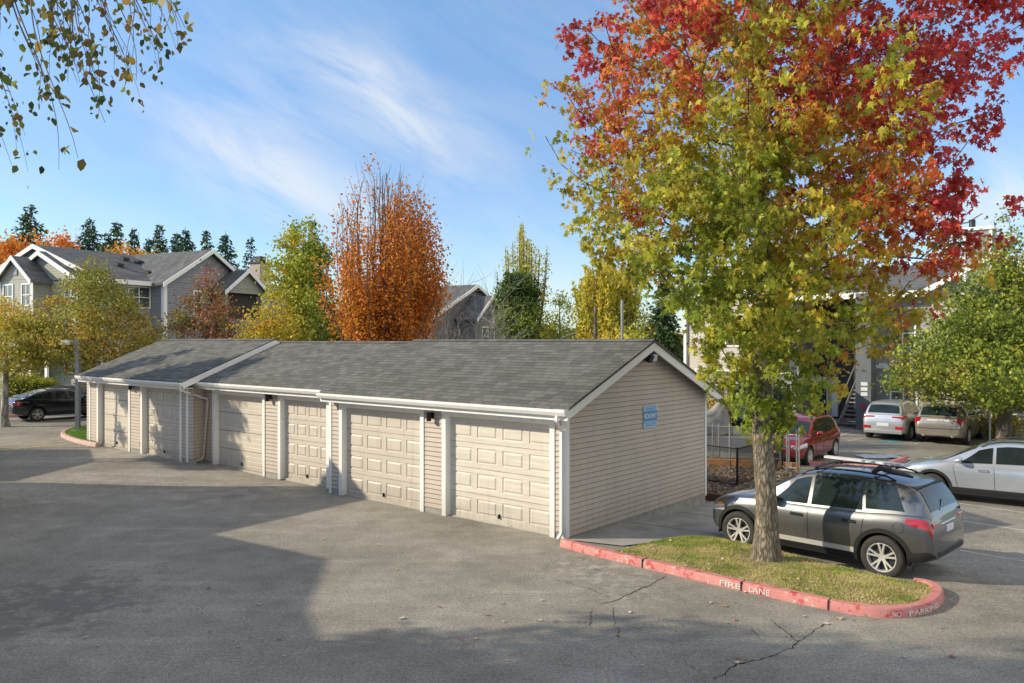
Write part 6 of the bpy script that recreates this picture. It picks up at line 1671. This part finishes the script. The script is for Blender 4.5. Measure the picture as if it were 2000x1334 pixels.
# bark chips as scattered stuff
def scatter_flat(name, poly, n, size, cols, h, seed, kind='stuff', label=None, cat=None):
    r = np.random.default_rng(seed); xs_ = [p[0] for p in poly]; ys_ = [p[1] for p in poly]; V = []; F_ = []; C = []; k = 0
    while k < n:
        x, y = r.uniform(min(xs_), max(xs_)), r.uniform(min(ys_), max(ys_))
        if not inside(poly, x, y): continue
        a = r.uniform(0, 6.28); s_ = size * r.uniform(.5, 1.4); t = r.normal(size=2) * .25; z = g(x, y) + h + r.uniform(0, .02)
        u = np.array([math.cos(a), math.sin(a), t[0]]) * s_; v = np.array([-math.sin(a), math.cos(a), t[1]]) * s_ * .55; c = np.array([x, y, z])
        b_ = len(V); V += [c - u - v, c + u - v, c + u + v, c - u + v]; F_.append((b_, b_ + 1, b_ + 2, b_ + 3)); cc = np.array(cols[int(r.integers(len(cols)))]) * r.uniform(.6, 1.3); C += [cc] * 4; k += 1
    me = bpy.data.meshes.new(name); me.from_pydata([tuple(v) for v in V], [], F_); at = me.color_attributes.new('leaf_color', 'FLOAT_COLOR', 'POINT'); A = np.ones((len(V), 4)); A[:, :3] = C; at.data.foreach_set('color', A.ravel()); me.materials.append(M['leaf_far'])
    o = bpy.data.objects.new(name, me); COL.objects.link(o); return tag(o, label, cat, None, kind)
scatter_flat('wood_chips', [(p.x, p.y) for p in chips], 5200, .045, [(.30, .22, .15), (.18, .12, .08), (.42, .26, .14), (.35, .32, .27)], .02, 5, 'stuff', 'loose bark chips and dry leaves covering the dog run', 'wood chips')

# grass
def blades(name, poly, n, hgt, cols, h, seed, label, dome=0, dry=None, dens=None):
    r = np.random.default_rng(seed); xs_ = [p[0] for p in poly]; ys_ = [p[1] for p in poly]; V = []; F_ = []; C = []; k = 0
    while k < n:
        x, y = r.uniform(min(xs_), max(xs_)), r.uniform(min(ys_), max(ys_))
        if not inside(poly, x, y): continue
        q = mnoise.noise(Vector((x * 1.7, y * 1.7, seed))); q2 = mnoise.noise(Vector((x * 5, y * 5, seed)))
        if dens and r.uniform() > dens(x, y, q, q2): 
            k += .3; continue
        dd = min(dist_seg(x, y, poly[i], poly[(i + 1) % len(poly)]) for i in range(0, len(poly)))
        z = g(x, y) + h + dome * ss(dd, 0, .7) + .012 * mnoise.noise(Vector((x * 3, y * 3, 0))) * min(1, dd * 4) - .004
        a = r.uniform(0, 6.28); w = .006; H = hgt * r.uniform(.5, 1.3); ln = r.normal(size=2) * H * .55
        b_ = len(V); V += [(x - math.cos(a) * w, y - math.sin(a) * w, z), (x + math.cos(a) * w, y + math.sin(a) * w, z), (x + ln[0], y + ln[1], z + H)]; F_.append((b_, b_ + 1, b_ + 2))
        f = np.clip(.5 + .8 * q + .4 * q2 + (dry(x, y) if dry else 0) + r.normal() * .15, 0, .999) * (len(cols) - 1); i = int(f); cc = (np.array(cols[i]) * (1 - f + i) + np.array(cols[i + 1]) * (f - i)) * r.uniform(.7, 1.3); C += [cc] * 3; k += 1
    me = bpy.data.meshes.new(name); me.from_pydata(V, [], F_); at = me.color_attributes.new('leaf_color', 'FLOAT_COLOR', 'POINT'); A = np.ones((len(V), 4)); A[:, :3] = C; at.data.foreach_set('color', A.ravel()); me.materials.append(M['leaf_far'])
    o = bpy.data.objects.new(name, me); COL.objects.link(o); return tag(o, label, 'grass', None, 'stuff')
tb = W(1496, 1092, .12)
blades('grass', ISL, 42000, .032, [(.22, .34, .05), (.36, .40, .09), (.56, .50, .20), (.66, .56, .28)], .085, 3, 'short mossy and straw coloured grass on the kerbed island', .05, dry=lambda x, y: .12 - .4 * (1 if (x - W(1330, 1065).x) ** 2 + (y - W(1330, 1065).y) ** 2 < .5 else 0),
       dens=lambda x, y, q, q2: (.12 if (x - tb.x) ** 2 + (y - tb.y) ** 2 < .30 + .3 * q2 else .95) * (.45 if q2 < -.3 else 1))
blades('grass', LAWN, 9000, .06, [(.12, .26, .03), (.18, .34, .04), (.24, .38, .06)], .09, 4, 'bright green short grass around the lamp post foot')

# fallen leaves
FL = [(.45, .34, .22), (.36, .20, .11), (.52, .45, .32), (.36, .14, .10), (.58, .52, .42)]
fm = [mat('dry_leaf_%s' % n, c, .8, var=.25, scale=30) for n, c in zip(('tan', 'rust', 'straw', 'red', 'pale'), FL)]
def leafmesh(k):
    me = bpy.data.meshes.new('fallen_leaf'); s_ = .11; V = [(x * s_, (y - .4) * s_, .006 + .05 * s_ * 3 * abs(math.sin(x * 3 + k)) + .25 * s_ * abs(x) ** 1.5) for x, y, z in STAR]; me.from_pydata(V, [], [tuple(range(len(V)))]); me.materials.append(fm[k]); return me
LM = [leafmesh(k) for k in range(5)]
rr = random.Random(4)
spots = [(152, 1187), (175, 1106), (60, 1108), (408, 1150), (375, 1185), (505, 1182), (545, 1250), (315, 1187), (410, 1235), (168, 1247), (192, 1262), (160, 1299), (467, 1265), (282, 1325), (555, 1283), (740, 1066), (775, 1114), (985, 1161), (856, 1186), (785, 1209), (930, 1249), (950, 1202), (983, 1215), (820, 1135), (660, 997), (632, 1054), (708, 990), (1055, 1213), (1085, 1215), (1230, 1197), (1245, 1227), (1205, 1242), (1140, 1214), (1435, 1178), (1455, 1157), (1390, 1178), (1416, 1185), (1418, 1218), (1436, 1212), (1614, 1220), (1640, 1210), (1838, 1228), (1768, 1285), (1860, 1284), (1424, 1290), (1442, 1287), (1458, 1290), (1440, 1296), (1112, 1301), (1058, 1174), (1700, 1180), (1665, 1212), (1880, 1120), (1710, 1210), (1570, 1205), (1180, 1060), (1000, 1030), (980, 1180), (900, 1250), (1255, 1300)]
for k, (px, py) in enumerate(spots):
    p = W(px, py); c = k % 5
    if k in (44, 45, 46): c = 3
    o = bpy.data.objects.new('fallen_leaf', LM[c]); COL.objects.link(o); o.location = (p.x, p.y, p.z + .003); o.rotation_euler = (rr.uniform(-.15, .15), rr.uniform(-.15, .15), rr.uniform(0, 6.28)); s_ = rr.uniform(.45, .95); o.scale = (s_, s_, s_)
    tag(o, 'small dry star-shaped leaf lying loose on the asphalt drive', 'fallen leaf', 'fallen leaves scattered on the drive')
for k in range(110):
    while True:
        x = rr.uniform(min(p[0] for p in ISL), max(p[0] for p in ISL)); y = rr.uniform(min(p[1] for p in ISL), max(p[1] for p in ISL))
        if inside(ISL, x, y): break
    dd = min(dist_seg(x, y, ISL[i], ISL[(i + 1) % len(ISL)]) for i in range(len(ISL)))
    o = bpy.data.objects.new('fallen_leaf', LM[rr.choice([0, 1, 2, 3])]); COL.objects.link(o); o.location = (x, y, g(x, y) + .097 + .05 * ss(dd, 0, .7)); o.rotation_euler = (rr.uniform(-.5, .5), rr.uniform(-.5, .5), rr.uniform(0, 6.28)); s_ = rr.uniform(.4, .75); o.scale = (s_, s_, s_)
    tag(o, 'small leaf fallen among the grass of the kerbed island', 'fallen leaf', 'fallen leaves on the island grass')

# sign post leaning by the far bay
p = W(1933, 868); sp = empty('sign_post', p); tag(sp, 'thin pale post with small plate standing in front of the right-hand tree trunk', 'sign')
a = MB(); a.box(-.04, .04, -.02, .02, -.1, 2.3); a.build('post', M['galv'], sp); a = MB(); a.box(-.15, .15, -.035, -.022, 1.75, 2.25); a.build('plate', M['plate'], sp)
# pale tarpaulin patch in the far lot
p = W(1718, 893); mb = MB(); mb.grid(lambda u, v: ((u - .5) * 1.5, (v - .5) * .9, .03 + .06 * abs(mnoise.noise(Vector((u * 4, v * 4, 2))))), 14, 10); o = mb.build('crumpled_sheet', M['plate'], loc=p); tag(o, 'crumpled pale plastic sheet lying on the far asphalt', 'plastic sheet')
# far woodland
r = np.random.default_rng(9); P = []; cols = []
for k in range(16000):
    a = r.uniform(-1.1, 1.1); d = 130 + r.uniform(0, 12); x = math.sin(a) * d; y = math.cos(a) * d; H = 5.5 + 2.0 * mnoise.noise(Vector((a * 22, 0, 3))) + 1.2 * mnoise.noise(Vector((a * 70, 0, 3)))
    P.append((x, y, H * r.uniform() ** .7)); cols.append(blend(['dark', 'green', 'olive', 'dark', 'gold', 'dark'], .5 + .5 * mnoise.noise(Vector((a * 14, 4, 0))) + r.normal() * .15) * .8)
w = leaf_object('distant_woodland', np.array(P), None, 1.5, DIAM, np.array(cols), M['needle'], None, 0, 2); tag(w, 'hazy belt of distant mixed trees on the horizon', 'woodland', None, 'stuff')

# ------------------------------------------------------------------ daylight
SUN_EL, SUN_AZ = R(27), R(266.6)
wd = bpy.data.worlds.new('World'); SC.world = wd; wd.use_nodes = True; nt = wd.node_tree; nt.nodes.clear()
out = N(nt, 'ShaderNodeOutputWorld'); bg = N(nt, 'ShaderNodeBackground', ins={'Strength': .15})
sk = N(nt, 'ShaderNodeTexSky', sky_type='NISHITA', sun_disc=False, sun_elevation=SUN_EL, sun_rotation=SUN_AZ, altitude=50, air_density=1.0, dust_density=.35, ozone_density=2.2)
tc = N(nt, 'ShaderNodeTexCoord'); sp = N(nt, 'ShaderNodeSeparateXYZ'); nt.links.new(tc.outputs['Generated'], sp.inputs[0])
zc = math_(nt, 'MAXIMUM', sp.outputs[2], .02)
px_ = math_(nt, 'DIVIDE', sp.outputs[0], math_(nt, 'ADD', zc, .12)); py_ = math_(nt, 'DIVIDE', sp.outputs[1], math_(nt, 'ADD', zc, .12))
cb = N(nt, 'ShaderNodeCombineXYZ'); nt.links.new(px_, cb.inputs[0]); nt.links.new(py_, cb.inputs[1])
mp = N(nt, 'ShaderNodeMapping'); mp.inputs['Rotation'].default_value = (0, 0, R(62)); mp.inputs['Scale'].default_value = (.42, 1.25, 1); mp.inputs['Location'].default_value = (.9, .35, 0); nt.links.new(cb.outputs[0], mp.inputs[0])
n1 = N(nt, 'ShaderNodeTexNoise', ins={'Scale': .8, 'Detail': 10.0, 'Roughness': .55, 'Distortion': .35}); nt.links.new(mp.outputs[0], n1.inputs['Vector'])
n2 = N(nt, 'ShaderNodeTexNoise', ins={'Scale': .45, 'Detail': 3.0, 'Roughness': .5}); nt.links.new(cb.outputs[0], n2.inputs['Vector'])
m1 = ramp(nt, [(.44, 0.0), (.72, 1.0)], n1.outputs['Fac']); m2 = ramp(nt, [(.40, .15), (.62, 1.0)], n2.outputs['Fac'])
fade = ramp(nt, [(0.0, .0), (.06, .8), (.35, .8), (1.0, .25)], sp.outputs[2])
# streaks of cirrus ahead: bands along one heading of the sky
yy = math_(nt, 'MAXIMUM', sp.outputs[1], .05); ga = math_(nt, 'DIVIDE', sp.outputs[0], yy); gb = math_(nt, 'DIVIDE', sp.outputs[2], yy)
lin = lambda ka, kb: math_(nt, 'ADD', math_(nt, 'MULTIPLY', ga, ka), math_(nt, 'MULTIPLY', gb, kb))
cu_, cv_ = lin(.848, -.53), lin(.53, .848)
cc = N(nt, 'ShaderNodeCombineXYZ'); nt.links.new(math_(nt, 'MULTIPLY', cu_, 3.2), cc.inputs[0]); nt.links.new(math_(nt, 'MULTIPLY', cv_, 10.0), cc.inputs[1])
n3 = N(nt, 'ShaderNodeTexNoise', ins={'Scale': 1.6, 'Detail': 9.0, 'Roughness': .6, 'Distortion': .5}); nt.links.new(cc.outputs[0], n3.inputs['Vector'])
def bump_(src, c, w):
    q = math_(nt, 'DIVIDE', math_(nt, 'SUBTRACT', src, c), w); return math_(nt, 'POWER', 2.718, math_(nt, 'MULTIPLY', math_(nt, 'MULTIPLY', q, q), -1.0))
b1 = math_(nt, 'MULTIPLY', bump_(cv_, .02, .055), bump_(cu_, -.34, .17)); b2 = math_(nt, 'MULTIPLY', bump_(cv_, .165, .05), bump_(cu_, -.30, .15))
b3 = math_(nt, 'MULTIPLY', math_(nt, 'MULTIPLY', bump_(ga, .62, .09), bump_(gb, .17, .05)), .9)
b4 = math_(nt, 'MULTIPLY', bump_(gb, .05, .06), .45)
band = math_(nt, 'ADD', math_(nt, 'MULTIPLY', math_(nt, 'ADD', b1, b2), .8), math_(nt, 'ADD', b3, math_(nt, 'ADD', b4, .15)))
st_ = math_(nt, 'MULTIPLY', ramp(nt, [(.30, .0), (.70, 1.0)], n3.outputs['Fac']), band, True)
mk = math_(nt, 'MAXIMUM', math_(nt, 'MULTIPLY', math_(nt, 'MULTIPLY', math_(nt, 'MULTIPLY', m1, m2), fade), .35), st_, True)
skb = N(nt, 'ShaderNodeMix', data_type='RGBA', blend_type='MULTIPLY'); skb.inputs[0].default_value = 1; nt.links.new(mul(nt, sk.outputs[0], ramp(nt, [(0.0, (.90, .93, .97)), (.10, (.82, .86, .92)), (.22, (.84, .86, .92)), (.38, (.98, 1.06, 1.06)), (1.0, (1, 1, 1))], sp.outputs[2])), skb.inputs[6]); skb.inputs[7].default_value = (1.16, 1.31, 1.44, 1)
cl = mixc(nt, mk, skb.outputs[2], (6.0, 6.2, 6.4))
# unseen bright cloud bank added as fill light, high on the viewer's right
bk = ramp(nt, [(.46, 0.0), (.74, 1.0)], math_(nt, 'ADD', math_(nt, 'MULTIPLY', sp.outputs[0], .65), math_(nt, 'ADD', math_(nt, 'MULTIPLY', sp.outputs[1], -.27), math_(nt, 'MULTIPLY', sp.outputs[2], .71))))
bn = N(nt, 'ShaderNodeTexNoise', ins={'Scale': 1.6, 'Detail': 7.0}); nt.links.new(tc.outputs['Generated'], bn.inputs['Vector'])
bk = math_(nt, 'MULTIPLY', bk, ramp(nt, [(.35, .55), (.6, 1.0)], bn.outputs['Fac']), True)
cl = mixc(nt, bk, cl, (7.2, 6.9, 6.1)); nt.links.new(cl, bg.inputs['Color']); nt.links.new(bg.outputs[0], out.inputs[0])

sd = bpy.data.lights.new('sun', 'SUN'); sd.energy = 5.0; sd.angle = R(.6); sd.color = (1.0, .87, .64)
so = bpy.data.objects.new('sun', sd); COL.objects.link(so)
sv = Vector((math.sin(SUN_AZ) * math.cos(SUN_EL), math.cos(SUN_AZ) * math.cos(SUN_EL), math.sin(SUN_EL)))
so.rotation_euler = sv.to_track_quat('Z', 'Y').to_euler(); so.location = sv * 60

cd = bpy.data.cameras.new('camera'); cam = bpy.data.objects.new('camera', cd); COL.objects.link(cam); SC.camera = cam
cam.location = (0, 0, CH); cam.rotation_euler = (R(90), 0, 0); cd.sensor_width = 36; cd.lens = 36 * F / 2000; cd.clip_start = .1; cd.clip_end = 3000; cd.shift_y = -(667 - HY) / 2000
SC.view_settings.view_transform = 'Standard'; SC.view_settings.look = 'None'; SC.view_settings.exposure = 0; SC.view_settings.gamma = 1
SC.cycles.max_bounces = 6; SC.cycles.transparent_max_bounces = 4; SC.cycles.use_denoising = True
